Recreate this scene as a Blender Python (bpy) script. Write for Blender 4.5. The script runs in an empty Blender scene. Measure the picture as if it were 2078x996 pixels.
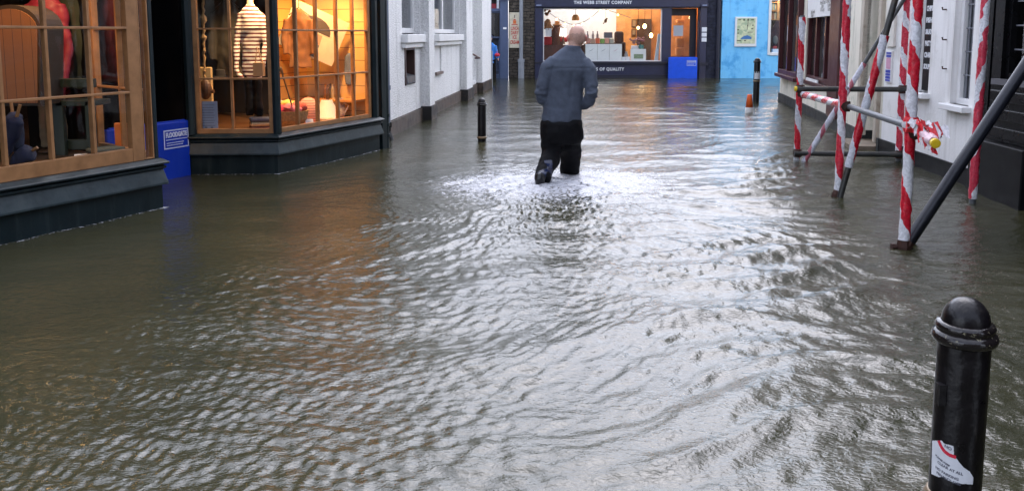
import bpy, bmesh, math, random
import numpy as np
from mathutils import Vector, Matrix, noise as mnoise
random.seed(7); RNG = np.random.RandomState(11)
S = bpy.context.scene; COL = S.collection
TMP = bpy.data.scenes.new('bench'); TVL = TMP.view_layers[0]
def evaluated_mesh(o):                   # modifiers and text applied on a bench of their own
    if o.name not in TMP.collection.objects: TMP.collection.objects.link(o)
    TVL.update(); me = bpy.data.meshes.new_from_object(o.evaluated_get(TVL.depsgraph)); TMP.collection.objects.unlink(o); return me
R = math.radians

# ---------------------------------------------------------------- camera and survey helpers
FPX, CY, PITCH, EYE = 1700.0, 276.0, R(6.9), 1.45
CAM = Vector((0, 0, EYE))
def ray(x, y):
    u = (x-1039)/FPX; v = (CY-y)/FPX
    return Vector((u, math.cos(PITCH)+v*math.sin(PITCH), v*math.cos(PITCH)-math.sin(PITCH)))
def G(x, y, z=0.0):                      # a point of the plan at height z
    r = ray(x, y); return CAM + r*((z-EYE)/r.z)
def V(x, y, Y):                          # a point at distance Y down the street
    r = ray(x, y); return CAM + r*(Y/r.y)

class Frame:                             # a facade: s along it, h up, d out of it
    def __init__(f, P, t, n):
        f.P = Vector((P[0], P[1], 0)); f.t = Vector((t[0], t[1], 0)).normalized(); f.n = Vector((n[0], n[1], 0)).normalized()
    def pt(f, s, h, d=0.0): return f.P + f.t*s + f.n*d + Vector((0, 0, h))
    def px(f, x, y, d=0.0):
        r = ray(x, y); k = (f.P + f.n*d - CAM).dot(f.n)/r.dot(f.n); p = CAM + r*k
        return (p-f.P).dot(f.t), p.z
    def s(f, x, y=70, d=0.0): return f.px(x, y, d)[0]
    def h(f, x, y, d=0.0): return f.px(x, y, d)[1]

# ---------------------------------------------------------------- mesh builder
class MB:
    def __init__(m): m.v = []; m.f = []; m.uv = {}; m.mi = {}
    def add(m, verts, faces, uvs=None, mi=0):
        b = len(m.v); m.v += [Vector(v) for v in verts]
        for i, f in enumerate(faces):
            if uvs: m.uv[len(m.f)] = uvs[i]
            if mi: m.mi[len(m.f)] = mi
            m.f.append([b+k for k in f])
        return m
    def quad(m, a, b, c, d, mi=0): return m.add([a, b, c, d], [(0, 1, 2, 3)], [((0, 0), (1, 0), (1, 1), (0, 1))], mi)
    def hexa(m, p):                       # 8 corners: bottom 0-3, top 4-7
        return m.add(p, [(3, 2, 1, 0), (4, 5, 6, 7), (0, 1, 5, 4), (1, 2, 6, 5), (2, 3, 7, 6), (3, 0, 4, 7)])
    def box(m, a, b):
        x0, y0, z0 = a; x1, y1, z1 = b
        return m.hexa([(x0, y0, z0), (x1, y0, z0), (x1, y1, z0), (x0, y1, z0), (x0, y0, z1), (x1, y0, z1), (x1, y1, z1), (x0, y1, z1)])
    def fb(m, fr, s0, s1, h0, h1, d0, d1):   # a box laid out on a facade
        q = [(s0, d0), (s1, d0), (s1, d1), (s0, d1)]
        return m.hexa([fr.pt(s, h0, d) for s, d in q] + [fr.pt(s, h1, d) for s, d in q])
    def tube(m, pts, r, n=12, cap=True, vs=None):
        pts = [Vector(p) for p in pts]; rs = r if isinstance(r, (list, tuple)) else [r]*len(pts)
        rings = []; up = None; L = 0; Ls = []
        for i, p in enumerate(pts):
            t = (pts[min(i+1, len(pts)-1)] - pts[max(i-1, 0)]).normalized()
            if up is None: up = Vector((0, 1, 0)) if abs(t.y) < .9 else Vector((1, 0, 0))
            a = (up - t*up.dot(t)).normalized(); b = t.cross(a); up = a
            if i: L += (p-pts[i-1]).length
            Ls.append(L)
            rr = rs[i] if isinstance(rs[i], (list, tuple)) else (rs[i], rs[i])
            rings.append([p + a*math.cos(2*math.pi*k/n)*rr[0] + b*math.sin(2*math.pi*k/n)*rr[1] for k in range(n)])
        vv = [q for g in rings for q in g]; ff = []; uu = []
        for i in range(len(rings)-1):
            for k in range(n):
                ff.append((i*n+k, i*n+(k+1) % n, (i+1)*n+(k+1) % n, (i+1)*n+k))
                uu.append(((k/n, Ls[i]), ((k+1)/n, Ls[i]), ((k+1)/n, Ls[i+1]), (k/n, Ls[i+1])))
        if cap:
            ff.append(tuple(range(n))[::-1]); uu.append([(0, 0)]*n)
            ff.append(tuple((len(rings)-1)*n+k for k in range(n))); uu.append([(0, L)]*n)
        return m.add(vv, ff, uu)
    def lathe(m, prof, c=(0, 0, 0), n=20):
        c = Vector(c); vv = []; ff = []
        for r, z in prof: vv += [c+Vector((r*math.cos(2*math.pi*k/n), r*math.sin(2*math.pi*k/n), z)) for k in range(n)]
        for i in range(len(prof)-1):
            for k in range(n): ff.append((i*n+k, i*n+(k+1) % n, (i+1)*n+(k+1) % n, (i+1)*n+k))
        ff.append(tuple(range(n))[::-1]); ff.append(tuple((len(prof)-1)*n+k for k in range(n)))
        return m.add(vv, ff)
    def loft(m, rings, n=20):            # rings: (centre, rx, ry)
        vv = []; ff = []
        for c, rx, ry in rings: vv += [Vector(c)+Vector((rx*math.cos(2*math.pi*k/n), ry*math.sin(2*math.pi*k/n), 0)) for k in range(n)]
        for i in range(len(rings)-1):
            for k in range(n): ff.append((i*n+k, i*n+(k+1) % n, (i+1)*n+(k+1) % n, (i+1)*n+k))
        ff.append(tuple(range(n))[::-1]); ff.append(tuple((len(rings)-1)*n+k for k in range(n)))
        return m.add(vv, ff)
    def ball(m, c, r, n=14, k=9):
        rr = r if isinstance(r, (list, tuple)) else (r, r, r); c = Vector(c); vv = [c+Vector((0, 0, -rr[2]))]; ff = []
        for i in range(1, k):
            a = -math.pi/2+math.pi*i/k
            vv += [c+Vector((rr[0]*math.cos(a)*math.cos(2*math.pi*j/n), rr[1]*math.cos(a)*math.sin(2*math.pi*j/n), rr[2]*math.sin(a))) for j in range(n)]
        vv.append(c+Vector((0, 0, rr[2]))); T = len(vv)-1
        for j in range(n): ff.append((0, 1+(j+1) % n, 1+j)); ff.append((T, T-n+j, T-n+(j+1) % n))
        for i in range(k-2):
            for j in range(n): ff.append((1+i*n+j, 1+i*n+(j+1) % n, 1+(i+1)*n+(j+1) % n, 1+(i+1)*n+j))
        return m.add(vv, ff)
    def sweep(m, path, prof):            # moulding along a plan path, outward = right of travel; prof (d, z)
        path = [Vector((p[0], p[1])) for p in path]; k = len(prof); offs = []
        nr = []
        for i in range(len(path)-1):
            t = (path[i+1]-path[i]).normalized(); nr.append(Vector((t.y, -t.x)))
        for i in range(len(path)):
            if i == 0: o = nr[0]
            elif i == len(path)-1: o = nr[-1]
            else:
                o = nr[i-1]+nr[i]; o = o/(o.dot(nr[i]))
            offs.append(o)
        vv = []; ff = []
        for p, o in zip(path, offs):
            for d, z in prof: vv.append((p.x+o.x*d, p.y+o.y*d, z))
        for i in range(len(path)-1):
            for j in range(k):
                j2 = (j+1) % k; ff.append((i*k+j, (i+1)*k+j, (i+1)*k+j2, i*k+j2))
        ff.append(tuple(range(k))); ff.append(tuple((len(path)-1)*k+j for j in range(k))[::-1])
        return m.add(vv, ff)
    def build(m, name, mat, parent=None, loc=None, smooth=False, bevel=0.0):
        off = Vector((0, 0, 0))
        if parent is not None:
            r = parent
            while r.parent: r = r.parent
            off = r.location
        elif loc is not None: off = Vector(loc)
        me = bpy.data.meshes.new(name)
        me.from_pydata([tuple(v-off) for v in m.v], [], m.f)
        if m.uv:
            ul = me.uv_layers.new(name='UVMap')
            for i, p in enumerate(me.polygons):
                if i in m.uv:
                    for li, uv in zip(p.loop_indices, m.uv[i]): ul.data[li].uv = uv
        for q in (mat if isinstance(mat, (list, tuple)) else [mat]): me.materials.append(q)
        for i, k in m.mi.items(): me.polygons[i].material_index = k
        bm = bmesh.new(); bm.from_mesh(me)
        if len(m.f) > 1: bmesh.ops.recalc_face_normals(bm, faces=bm.faces)
        bm.to_mesh(me); bm.free()
        if smooth:
            for p in me.polygons: p.use_smooth = True
        o = bpy.data.objects.new(name, me); COL.objects.link(o)
        if smooth:
            pass
        if bevel:
            b = o.modifiers.new('edge', 'BEVEL'); b.width = bevel; b.segments = 2; b.limit_method = 'ANGLE'
        if parent is not None: o.parent = parent
        else: o.location = off
        return o

def smooth_by_angle(o, ang=40):
    me = o.data
    for p in me.polygons: p.use_smooth = True
    bm = bmesh.new(); bm.from_mesh(me)
    for e in bm.edges:
        if len(e.link_faces) == 2 and e.calc_face_angle(0) > R(ang): e.smooth = False
    bm.to_mesh(me); bm.free()
    return o
def tag(o, label, cat, group=None):
    o['label'] = label; o['category'] = cat
    if group: o['group'] = group
    return o
def thing(name, label, cat, loc=(0, 0, 0), group=None):
    o = bpy.data.objects.new(name, None); COL.objects.link(o); o.location = loc; o.empty_display_size = .2
    return tag(o, label, cat, group)
def solo(m, name, mat, label, cat, loc=None, group=None, **k):
    if loc is None:
        lo = [min(v[i] for v in m.v) for i in range(3)]; hi = [max(v[i] for v in m.v) for i in range(3)]
        loc = ((lo[0]+hi[0])/2, (lo[1]+hi[1])/2, lo[2])
    return tag(m.build(name, mat, None, loc, **k), label, cat, group)

def wall(m, fr, s0, s1, h0, h1, d0, d1, openings=()):   # a wall with true openings (os0, os1, oh0, oh1)
    ss = sorted({s0, s1, *[max(s0, min(s1, k)) for o in openings for k in o[:2]]}); hs = sorted({h0, h1, *[max(h0, min(h1, k)) for o in openings for k in o[2:]]})
    def solid(i, j):
        if i < 0 or j < 0 or i >= len(ss)-1 or j >= len(hs)-1: return False
        cs = (ss[i]+ss[i+1])/2; ch = (hs[j]+hs[j+1])/2
        return not any(o[0] < cs < o[1] and o[2] < ch < o[3] for o in openings)
    for i in range(len(ss)-1):
        for j in range(len(hs)-1):
            if not solid(i, j): continue
            a, b, c, e = ss[i], ss[i+1], hs[j], hs[j+1]; P = fr.pt
            m.quad(P(a, c, d1), P(b, c, d1), P(b, e, d1), P(a, e, d1)); m.quad(P(b, c, d0), P(a, c, d0), P(a, e, d0), P(b, e, d0))
            if not solid(i-1, j): m.quad(P(a, c, d0), P(a, c, d1), P(a, e, d1), P(a, e, d0))
            if not solid(i+1, j): m.quad(P(b, c, d1), P(b, c, d0), P(b, e, d0), P(b, e, d1))
            if not solid(i, j-1): m.quad(P(a, c, d0), P(b, c, d0), P(b, c, d1), P(a, c, d1))
            if not solid(i, j+1): m.quad(P(a, e, d1), P(b, e, d1), P(b, e, d0), P(a, e, d0))
    return m

def text(name, body, size, origin, right, up, mat, parent, align='CENTER', width=None, ext=.0015, bold=0.0, spacing=1.0):
    cu = bpy.data.curves.new(name, 'FONT'); cu.body = body; cu.size = size; cu.align_x = align; cu.align_y = 'CENTER'; cu.extrude = ext; cu.offset = bold; cu.space_character = spacing; cu.resolution_u = 3
    o = bpy.data.objects.new(name, cu); me = evaluated_mesh(o)
    bpy.data.objects.remove(o); bpy.data.curves.remove(cu)
    right = Vector(right).normalized(); up = Vector(up); up = (up-right*up.dot(right)).normalized(); nn = right.cross(up)
    xs = [v.co.x for v in me.vertices] or [0]; k = width/(max(xs)-min(xs)) if width else 1.0
    r = parent
    while r.parent: r = r.parent
    off = Vector(origin)-r.location
    for v in me.vertices: v.co = off + right*v.co.x*k + up*v.co.y + nn*(v.co.z+ext+.0015)
    me.materials.clear(); me.materials.append(mat)
    q = bpy.data.objects.new(name, me); COL.objects.link(q); q.parent = parent
    return q

# ---------------------------------------------------------------- materials
def mat(name, col, rough=.6, metal=0.0, var=.12, vscale=6.0, bump=0.0, bscale=60.0, spec=.5, col2=None, c2scale=2.0, c2thr=(.5, .65), emit=0.0, coat=0.0, dist=.01):
    m = bpy.data.materials.new(name); m.use_nodes = True; nt = m.node_tree; N = nt.nodes; L = nt.links
    b = N['Principled BSDF']; b.inputs['Roughness'].default_value = rough; b.inputs['Metallic'].default_value = metal
    b.inputs['Specular IOR Level'].default_value = spec; b.inputs['Coat Weight'].default_value = coat
    tc = N.new('ShaderNodeTexCoord')
    n1 = N.new('ShaderNodeTexNoise'); n1.inputs['Scale'].default_value = vscale; n1.inputs['Detail'].default_value = 6
    L.new(tc.outputs['Object'], n1.inputs['Vector'])
    mr = N.new('ShaderNodeMapRange'); mr.inputs[1].default_value = .25; mr.inputs[2].default_value = .75; mr.inputs[3].default_value = 1-var; mr.inputs[4].default_value = 1+var
    L.new(n1.outputs['Fac'], mr.inputs[0])
    mx = N.new('ShaderNodeMix'); mx.data_type = 'RGBA'; mx.blend_type = 'MULTIPLY'; mx.inputs[0].default_value = 1
    mx.inputs[6].default_value = (*col, 1); L.new(mr.outputs[0], mx.inputs[7])
    src = mx.outputs[2]
    if col2:
        n2 = N.new('ShaderNodeTexNoise'); n2.inputs['Scale'].default_value = c2scale; n2.inputs['Detail'].default_value = 8; n2.inputs['Roughness'].default_value = .65
        L.new(tc.outputs['Object'], n2.inputs['Vector'])
        r2 = N.new('ShaderNodeMapRange'); r2.inputs[1].default_value, r2.inputs[2].default_value = c2thr
        L.new(n2.outputs['Fac'], r2.inputs[0])
        m2 = N.new('ShaderNodeMix'); m2.data_type = 'RGBA'; L.new(r2.outputs[0], m2.inputs[0]); L.new(src, m2.inputs[6]); m2.inputs[7].default_value = (*col2, 1); src = m2.outputs[2]
    L.new(src, b.inputs['Base Color'])
    rr = N.new('ShaderNodeMapRange'); rr.inputs[1].default_value = .3; rr.inputs[2].default_value = .7; rr.inputs[3].default_value = max(.02, rough*.82); rr.inputs[4].default_value = min(1, rough*1.15)
    L.new(n1.outputs['Fac'], rr.inputs[0]); L.new(rr.outputs[0], b.inputs['Roughness'])
    if bump:
        n3 = N.new('ShaderNodeTexNoise'); n3.inputs['Scale'].default_value = bscale; n3.inputs['Detail'].default_value = 4
        L.new(tc.outputs['Object'], n3.inputs['Vector'])
        bp = N.new('ShaderNodeBump'); bp.inputs['Strength'].default_value = bump; bp.inputs['Distance'].default_value = dist
        L.new(n3.outputs['Fac'], bp.inputs['Height']); L.new(bp.outputs[0], b.inputs['Normal'])
    if emit:
        b.inputs['Emission Color'].default_value = (*col, 1); b.inputs['Emission Strength'].default_value = emit
    return m
def streaked(name, dirt, amount=.5, sx=5.0, sz=.35, thr=(.52, .75)):   # run-off stains down a wall
    m = M[name]; nt = m.node_tree; N = nt.nodes; L = nt.links; b = N['Principled BSDF']; src = b.inputs['Base Color'].links[0].from_socket
    tc = N.new('ShaderNodeTexCoord'); mp = N.new('ShaderNodeMapping'); mp.inputs['Scale'].default_value = (sx, sx, sz); L.new(tc.outputs['Object'], mp.inputs[0])
    n = N.new('ShaderNodeTexNoise'); n.inputs['Scale'].default_value = 1.6; n.inputs['Detail'].default_value = 7; n.inputs['Roughness'].default_value = .6; L.new(mp.outputs[0], n.inputs['Vector'])
    r = N.new('ShaderNodeMapRange'); r.inputs[1].default_value, r.inputs[2].default_value = thr; r.inputs[4].default_value = amount; L.new(n.outputs['Fac'], r.inputs[0])
    x = N.new('ShaderNodeMix'); x.data_type = 'RGBA'; L.new(r.outputs[0], x.inputs[0]); L.new(src, x.inputs[6]); x.inputs[7].default_value = (*dirt, 1); L.new(x.outputs[2], b.inputs['Base Color'])
def glass(name, tint=(.95, .97, .96), base=.03):
    m = bpy.data.materials.new(name); m.use_nodes = True; nt = m.node_tree; N = nt.nodes; L = nt.links
    N.remove(N['Principled BSDF']); o = N['Material Output']
    t = N.new('ShaderNodeBsdfTransparent'); t.inputs[0].default_value = (*tint, 1); g = N.new('ShaderNodeBsdfGlossy'); g.inputs['Roughness'].default_value = .02
    lw = N.new('ShaderNodeLayerWeight'); lw.inputs[0].default_value = .5
    p = N.new('ShaderNodeMath'); p.operation = 'POWER'; p.inputs[1].default_value = 4.0; L.new(lw.outputs['Facing'], p.inputs[0])
    r = N.new('ShaderNodeMapRange'); r.inputs[3].default_value = base; r.inputs[4].default_value = .85; L.new(p.outputs[0], r.inputs[0])
    tc = N.new('ShaderNodeTexCoord'); nz = N.new('ShaderNodeTexNoise'); nz.inputs['Scale'].default_value = 1.7; L.new(tc.outputs['Object'], nz.inputs['Vector'])
    bp = N.new('ShaderNodeBump'); bp.inputs['Strength'].default_value = .15; bp.inputs['Distance'].default_value = .02; L.new(nz.outputs['Fac'], bp.inputs['Height']); L.new(bp.outputs[0], g.inputs['Normal'])
    mx = N.new('ShaderNodeMixShader'); L.new(r.outputs[0], mx.inputs[0]); L.new(t.outputs[0], mx.inputs[1]); L.new(g.outputs[0], mx.inputs[2]); L.new(mx.outputs[0], o.inputs[0])
    return m
def brick_mat(name, c1, c2, mortar, scale, bw=.5, rh=.25, ms=.02, rough=.9, bump=.6, axis='XZ'):
    m = mat(name, c1, rough, var=.3, vscale=4); nt = m.node_tree; N = nt.nodes; L = nt.links; b = N['Principled BSDF']
    tc = N.new('ShaderNodeTexCoord'); sp = N.new('ShaderNodeSeparateXYZ'); cb = N.new('ShaderNodeCombineXYZ'); L.new(tc.outputs['Object'], sp.inputs[0])
    L.new(sp.outputs[axis[0]], cb.inputs[0]); L.new(sp.outputs[axis[1]], cb.inputs[1])
    nz = N.new('ShaderNodeTexNoise'); nz.inputs['Scale'].default_value = 5; L.new(cb.outputs[0], nz.inputs['Vector'])
    ad = N.new('ShaderNodeMix'); ad.data_type = 'RGBA'; ad.blend_type = 'LINEAR_LIGHT'; ad.inputs[0].default_value = .06; L.new(cb.outputs[0], ad.inputs[6]); L.new(nz.outputs['Color'], ad.inputs[7])
    br = N.new('ShaderNodeTexBrick'); br.inputs['Scale'].default_value = scale; br.inputs['Brick Width'].default_value = bw; br.inputs['Row Height'].default_value = rh; br.inputs['Mortar Size'].default_value = ms
    br.inputs['Color1'].default_value = (*c1, 1); br.inputs['Color2'].default_value = (*c2, 1); br.inputs['Mortar'].default_value = (*mortar, 1); L.new(ad.outputs[2], br.inputs['Vector'])
    n4 = N.new('ShaderNodeTexNoise'); n4.inputs['Scale'].default_value = 9; n4.inputs['Detail'].default_value = 6; L.new(cb.outputs[0], n4.inputs['Vector'])
    mr = N.new('ShaderNodeMapRange'); mr.inputs[1].default_value = .3; mr.inputs[2].default_value = .7; mr.inputs[3].default_value = .5; mr.inputs[4].default_value = 1.4; L.new(n4.outputs['Fac'], mr.inputs[0])
    mx = N.new('ShaderNodeMix'); mx.data_type = 'RGBA'; mx.blend_type = 'MULTIPLY'; mx.inputs[0].default_value = 1; L.new(br.outputs['Color'], mx.inputs[6]); L.new(mr.outputs[0], mx.inputs[7])
    L.new(mx.outputs[2], b.inputs['Base Color'])
    bp = N.new('ShaderNodeBump'); bp.inputs['Strength'].default_value = bump; bp.inputs['Distance'].default_value = .02; bp.invert = True; L.new(br.outputs['Fac'], bp.inputs['Height']); L.new(bp.outputs[0], b.inputs['Normal'])
    return m
def stripe_mat(name, c1, c2, period, twist, rough=.4, duty=.5, wobble=.45, bump=.5):     # spiral stripes on a tube's UV
    m = mat(name, c1, rough, var=.1, vscale=20); nt = m.node_tree; N = nt.nodes; L = nt.links; b = N['Principled BSDF']
    uv = N.new('ShaderNodeUVMap'); sp = N.new('ShaderNodeSeparateXYZ'); L.new(uv.outputs[0], sp.inputs[0])
    tc = N.new('ShaderNodeTexCoord'); nz = N.new('ShaderNodeTexNoise'); nz.inputs['Scale'].default_value = 9; L.new(tc.outputs['Object'], nz.inputs['Vector'])
    def M(op, a, c):
        q = N.new('ShaderNodeMath'); q.operation = op
        for i, k in enumerate((a, c)):
            if isinstance(k, (int, float)): q.inputs[i].default_value = k
            elif k is not None: L.new(k, q.inputs[i])
        return q.outputs[0]
    a = M('ADD', M('MULTIPLY', sp.outputs[1], 1/period), M('MULTIPLY', sp.outputs[0], twist))
    a = M('ADD', a, M('MULTIPLY', nz.outputs['Fac'], wobble)); fr = M('FRACT', a, None)
    st = M('LESS_THAN', fr, duty)
    mx = N.new('ShaderNodeMix'); mx.data_type = 'RGBA'; L.new(st, mx.inputs[0]); mx.inputs[6].default_value = (*c2, 1); mx.inputs[7].default_value = (*c1, 1)
    n3 = N.new('ShaderNodeTexNoise'); n3.inputs['Scale'].default_value = 26; n3.inputs['Detail'].default_value = 5; n3.inputs['Distortion'].default_value = 1.5; L.new(tc.outputs['Object'], n3.inputs['Vector'])
    mr = N.new('ShaderNodeMapRange'); mr.inputs[1].default_value = .35; mr.inputs[2].default_value = .65; mr.inputs[3].default_value = .72; mr.inputs[4].default_value = 1.06; L.new(n3.outputs['Fac'], mr.inputs[0])
    my = N.new('ShaderNodeMix'); my.data_type = 'RGBA'; my.blend_type = 'MULTIPLY'; my.inputs[0].default_value = 1; L.new(mx.outputs[2], my.inputs[6]); L.new(mr.outputs[0], my.inputs[7]); L.new(my.outputs[2], b.inputs['Base Color'])
    bp = N.new('ShaderNodeBump'); bp.inputs['Strength'].default_value = bump; bp.inputs['Distance'].default_value = .008; L.new(n3.outputs['Fac'], bp.inputs['Height']); L.new(bp.outputs[0], b.inputs['Normal'])
    return m
def board_mat(name, col, gap, pitch, axis, rough=.5):       # planks with dark joints
    m = mat(name, col, rough, var=.15, vscale=3); nt = m.node_tree; N = nt.nodes; L = nt.links; b = N['Principled BSDF']
    tc = N.new('ShaderNodeTexCoord'); sp = N.new('ShaderNodeSeparateXYZ'); L.new(tc.outputs['Object'], sp.inputs[0])
    q = N.new('ShaderNodeMath'); q.operation = 'MULTIPLY'; q.inputs[1].default_value = 1/pitch; L.new(sp.outputs[axis], q.inputs[0])
    f = N.new('ShaderNodeMath'); f.operation = 'FRACT'; L.new(q.outputs[0], f.inputs[0])
    c = N.new('ShaderNodeMath'); c.operation = 'LESS_THAN'; c.inputs[1].default_value = .045; L.new(f.outputs[0], c.inputs[0])
    src = b.inputs['Base Color'].links[0].from_socket
    mx = N.new('ShaderNodeMix'); mx.data_type = 'RGBA'; L.new(c.outputs[0], mx.inputs[0]); L.new(src, mx.inputs[6]); mx.inputs[7].default_value = (*gap, 1); L.new(mx.outputs[2], b.inputs['Base Color'])
    return m

M = {}
M['green'] = mat('dark_green_paint', (.008, .016, .019), .36, var=.25, bump=.12, bscale=25, spec=.3)
M['skirt'] = mat('weathered_green_paint', (.016, .030, .036), .45, var=.3, vscale=10, bump=.15, bscale=30, col2=(.03, .045, .05), c2scale=7)
M['black'] = mat('black_paint', (.004, .004, .005), .45, var=.3, spec=.2)
M['blackgloss'] = mat('black_gloss_paint', (.004, .004, .005), .3, var=.3, bump=.15, bscale=30, spec=.15)
M['timber'] = mat('varnished_timber', (.30, .145, .058), .42, var=.25, vscale=12, bump=.1, bscale=40)
M['darkwood'] = mat('dark_wood', (.09, .04, .018), .5, var=.35, vscale=5)
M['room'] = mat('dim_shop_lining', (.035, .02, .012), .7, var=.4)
M['floorwood'] = mat('display_floor_wood', (.12, .06, .03), .5, var=.3)
M['glass'] = glass('window_glass'); M['glassdark'] = glass('grey_window_glass', (.55, .58, .62), .10)
M['gate'] = mat('shaded_blue_gate_plastic', (.005, .034, .38), .38, var=.12, vscale=3, spec=.4)  # dimmer light at the near door is put into this blue
M['white'] = mat('white_paint', (.78, .78, .77), .5, var=.06)
M['whiteprint'] = mat('white_lettering', (.75, .77, .8), .6, var=.04)
M['rough'] = mat('white_roughcast', (.84, .835, .82), .85, var=.20, vscale=38, bump=1.0, bscale=48, dist=.03, col2=(.62, .62, .58), c2scale=1.3, c2thr=(.56, .74))
M['render'] = mat('pale_render', (.82, .81, .79), .8, var=.06, vscale=3, bump=.25, bscale=40, col2=(.56, .55, .50), c2scale=2.2, c2thr=(.55, .75))
M['cream'] = mat('cream_render', (.76, .71, .60), .8, var=.08, vscale=3, bump=.25, bscale=40, col2=(.42, .44, .33), c2scale=2.6, c2thr=(.56, .72))
M['plinth'] = mat('black_plinth', (.018, .015, .014), .6, var=.35, vscale=8, bump=.3, bscale=30, col2=(.075, .05, .035), c2scale=3, c2thr=(.5, .62))
M['plinthb'] = mat('worn_brown_plinth', (.085, .060, .045), .6, var=.35, vscale=8, bump=.3, bscale=30, col2=(.03, .024, .02), c2scale=4)
M['plinthk'] = mat('tarred_plinth', (.009, .013, .013), .55, var=.3, vscale=8, bump=.3, bscale=30, col2=(.04, .045, .035), c2scale=5, c2thr=(.55, .7))
M['pipeblue'] = mat('grey_blue_pipe_paint', (.17, .20, .26), .45, var=.12)
M['pipegrey'] = mat('grey_pipe_paint', (.26, .28, .31), .5, var=.15)
M['navy'] = mat('navy_paint', (.017, .020, .056), .42, var=.2, vscale=5)
M['navydark'] = mat('dark_navy_paint', (.010, .011, .026), .5, var=.25)
M['slate'] = mat('slate_blue_paint', (.065, .095, .18), .5, var=.12)
M['sky'] = mat('sky_blue_masonry', (.19, .60, .96), .75, var=.05, vscale=3, bump=.35, bscale=14, col2=(.09, .40, .78), c2scale=3)
M['stone'] = brick_mat('rubble_stone', (.065, .052, .040), (.12, .10, .078), (.030, .026, .022), 2.2, .62, .22, .03)
M['navybrick'] = brick_mat('painted_navy_brick', (.015, .017, .034), (.022, .025, .045), (.010, .011, .022), 2.4, .6, .25, .02)
M['brown'] = mat('oxblood_paint', (.060, .011, .013), .35, var=.2)
M['steel'] = mat('galvanised_tube', (.11, .12, .13), .5, metal=.2, var=.25, vscale=10, bump=.1)
M['darksteel'] = mat('weathered_dark_tube', (.055, .055, .052), .42, metal=.4, var=.35, vscale=12, col2=(.10, .075, .05), c2scale=9, c2thr=(.52, .7))
M['bluesteel'] = mat('dark_painted_tube', (.012, .013, .019), .35, metal=.1, var=.3, vscale=9, bump=.15)
M['coupler'] = mat('rusty_coupler', (.05, .022, .015), .6, metal=.4, var=.4, vscale=20)
M['tape'] = stripe_mat('red_and_white_barrier_tape', (.60, .012, .030), (.66, .67, .71), .52, 1.0, rough=.28)
for k_, (p_, t_) in enumerate(((.46, 1.0), (.60, 1.0), (.38, 1.0), (.52, -1.0), (.44, 1.0))): M['tape%d' % k_] = stripe_mat('barrier_tape_wrap_%d' % k_, (.66, .014+.012*k_, .035+.018*k_), (.80, .80, .83), p_, t_, duty=.50+.04*k_, rough=.28, wobble=.6)
M['tapepale'] = stripe_mat('faded_barrier_tape', (.42, .10, .13), (.60, .60, .66), .30, 1.0, duty=.30)
M['taperibbon'] = stripe_mat('barrier_tape_ribbon', (.72, .02, .03), (.75, .72, .74), .10, .0, duty=.55, wobble=.6)
M['yellow'] = mat('yellow_plastic_cap', (.75, .52, .02), .4, var=.08)
M['cast'] = mat('black_cast_iron', (.004, .003, .004), .32, var=.35, vscale=12, bump=.6, bscale=16, spec=.35)
M['collar'] = mat('worn_cast_collar', (.012, .009, .009), .14, var=.3, vscale=18, bump=.3, bscale=30, col2=(.22, .20, .13), c2scale=70, c2thr=(.60, .66))
M['gold'] = mat('tarnished_gilt_collar', (.20, .145, .085), .4, metal=.3, var=.4, vscale=30)
M['coneor'] = mat('orange_cone_plastic', (.95, .15, .03), .45, var=.1)
M['conewh'] = mat('dirty_reflective_sleeve', (.55, .53, .50), .5, var=.3, vscale=20)
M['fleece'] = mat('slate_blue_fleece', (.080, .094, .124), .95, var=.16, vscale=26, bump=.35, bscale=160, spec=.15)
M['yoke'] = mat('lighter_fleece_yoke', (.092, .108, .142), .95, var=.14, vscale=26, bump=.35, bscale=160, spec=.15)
M['trous'] = mat('black_waterproof_cloth', (.004, .004, .005), .7, var=.3, vscale=14, bump=.3, bscale=30, spec=.15)
M['wet'] = mat('wet_blue_sheen_cloth', (.012, .018, .050), .22, var=.5, vscale=14, bump=.4, bscale=30)  # wet cloth, its blue sheen put into the base colour
M['skin'] = mat('skin', (.60, .35, .26), .5, var=.10, vscale=12, bump=.05, bscale=60)
M['lip'] = mat('lip', (.32, .12, .11), .5); M['shoe'] = mat('black_boot_rubber', (.008, .008, .009), .35)
M['warmwood'] = mat('pine_lining', (.52, .25, .09), .5, var=.25, vscale=4)
M['palewall'] = mat('pale_interior_paint', (.60, .63, .68), .8, var=.05)
M['planks'] = board_mat('cream_planking', (.66, .46, .20), (.16, .09, .04), .16, 2)
M['orangeplanks'] = board_mat('honey_planking', (.58, .30, .09), (.10, .04, .015), .16, 2)

streaked('rough', (.36, .36, .33), .45); streaked('render', (.42, .40, .36), .5); streaked('cream', (.32, .31, .22), .6); streaked('sky', (.075, .30, .62), .4); streaked('green', (.035, .05, .05), .5, 9, .8); streaked('skirt', (.05, .065, .065), .6, 7, 1.2); streaked('blackgloss', (.012, .012, .013), .6, 8, .6); streaked('navy', (.030, .036, .075), .5); streaked('gate', (.02, .06, .40), .35, 6, .5); streaked('cast', (.035, .03, .026), .5, 30, 6, (.60, .68)); streaked('plinthb', (.03, .028, .024), .7, 4, .6)
M['stubble'] = mat('shaved_scalp', (.44, .265, .20), .6, var=.2, vscale=60, bump=.1, bscale=200)
M['gatelit'] = mat('lit_blue_gate_plastic', (.004, .085, .70), .4, var=.1, spec=.4)  # same gate plastic, the brighter light at the far door put into its colour
M['ear'] = mat('reddened_ear_skin', (.62, .24, .19), .5, var=.1)
EXPO = 1.3
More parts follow.
